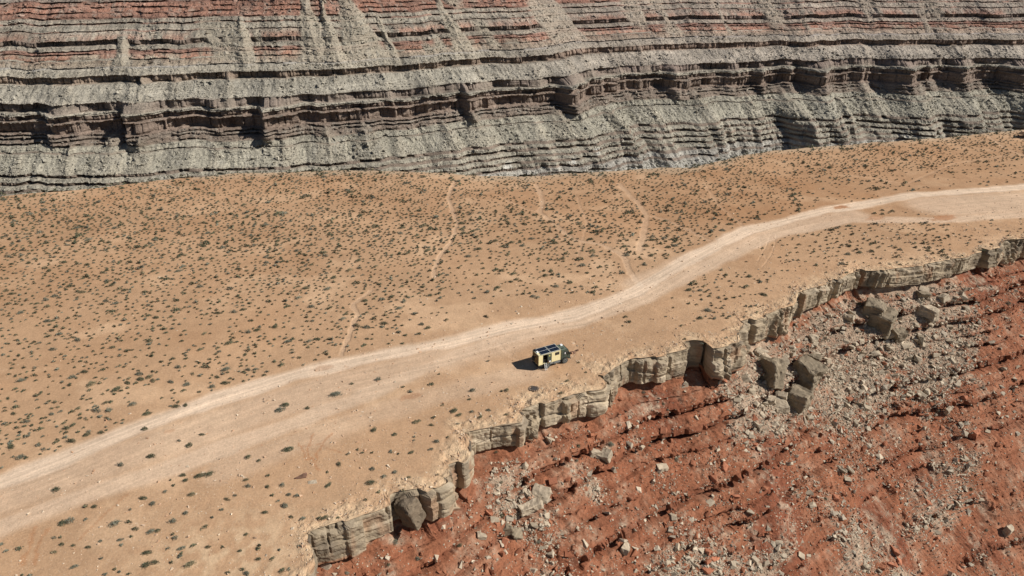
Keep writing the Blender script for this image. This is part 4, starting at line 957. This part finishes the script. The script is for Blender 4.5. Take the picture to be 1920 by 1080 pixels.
# cab
cb = MB().prism([(5.12, 1.0), (5.12, 2.95), (5.3, 3.12), (6.45, 3.08), (6.62, 2.95), (7.02, 2.12), (7.1, 1.9), (7.1, .95), (6.72, .8), (6.68, 1.15), (6.4, 1.36), (5.65, 1.36), (5.38, 1.0)], .05, 2.4, .05).build('cab', GRN, T)
MB().box(5.25, 6.42, .16, 2.29, 3.085, 3.14, bev=.03).build('cab_roof', GRL, T); MB().box(5.75, 6.3, 1.55, 2.1, 3.14, 3.36, bev=.07).build('roof_light', WHT, T, 'white rounded hatch on the cab roof'); MB().cyl((5.8, .75, 3.17), 'z', .3, .07, 20).build('roof_hatch', GRN, T)
MB().box(5.2, 6.3, .12, .5, 3.14, 3.2, bev=.02).box(5.2, 5.5, 1.0, 1.5, 3.14, 3.24, bev=.02).build('roof_rack', GRL, T)
ws_ = MB().box(6.62, 6.66, .2, 2.25, 2.08, 3.0, (0, -24, 0)).build('windscreen', GLS, T); ws_.location = (.22, 0, 0)
MB().box(5.62, 6.22, .018, .045, 2.08, 2.78, bev=.02).build('cab_window', GLS, T); MB().box(5.82, 6.02, .002, .016, 2.2, 2.6).build('reflection_panel', WHT, T, 'white panel added on the cab side window for its reflection'); MB().box(6.32, 6.6, .018, .045, 2.1, 2.6, bev=.02).build('cab_window', GLS, T); MB().box(5.62, 6.22, 2.405, 2.43, 2.08, 2.78, bev=.02).build('cab_window', GLS, T)  # small white panel added over the glass, a painted reflection
cd_ = MB().box(5.55, 6.3, .02, .045, 1.42, 2.04, bev=.02).build('cab_door', GRN, T); MB().box(5.6, 5.8, -.01, .018, 1.85, 1.9).build('handle', BLK, cd_)
bb = MB().box(7.1, 7.28, .05, 2.4, .68, 1.0, bev=.03)
for y in (.25, .8, 1.22, 1.65, 2.2): bb.box(7.2, 7.26, y - .03, y + .03, 1.0, 1.75)
bb.box(7.2, 7.27, .22, 2.23, 1.72, 1.79).box(7.2, 7.27, .22, 2.23, 1.35, 1.41); bb.build('bull_bar', BLK, T)
for y in (.45, 2.0): MB().cyl((7.11, y, 1.2), 'x', .13, .08, 18).build('headlight', WHT, T)
MB().box(7.1, 7.13, .7, 1.75, 1.05, 1.85).build('grille', BLK, T)
for y, s_ in ((-.12, -1), (2.57, 1)):
    mr_ = MB().box(6.78, 6.86, y - .12, y + .12, 1.95, 2.5, bev=.02).box(6.72, 6.78, min(y, .1 if s_ < 0 else 2.35), max(y, .1 if s_ < 0 else 2.35), 2.5, 2.54).build('mirror', BLK, T)
MB().cyl((5.02, 2.1, 2.2), 'z', .09, 2.0, 12).cyl((5.02, 2.1, 3.2), 'z', .13, .25, 12).build('snorkel', BLK, T); MB().box(-.14, -.02, .1, 2.35, .75, .95, bev=.02).build('rear_bumper', BLK, T)
MB().box(-.3, -.05, 1.55, 2.3, 1.5, 2.3, bev=.04).build('rear_case', BLK, T)
for y in (.2, 2.25): MB().box(-.17, -.145, y - .09, y + .09, .8, .9).build('tail_light', RDC, T)
# ladder standing at the doorway
lad = bpy.data.objects.new('ladder', None); COL.objects.link(lad); mw = Matrix.Translation(T.location) @ Matrix.Rotation(YAW, 4, 'Z')
lad.location = mw @ Vector((1.25, -.5, 0)); lad.rotation_euler = (R(-17), 0, YAW); tag(lad, 'short aluminium ladder leading up to the open doorway of the truck', 'ladder')
for x in (-.02, .42): MB().box(x - .03, x + .03, -.03, .03, 0, 1.5).build('side_rail', ALU, lad)
for k in range(5): MB().box(0, .4, -.07, .07, .18 + k * .29, .22 + k * .29).build('rung', ALU, lad)
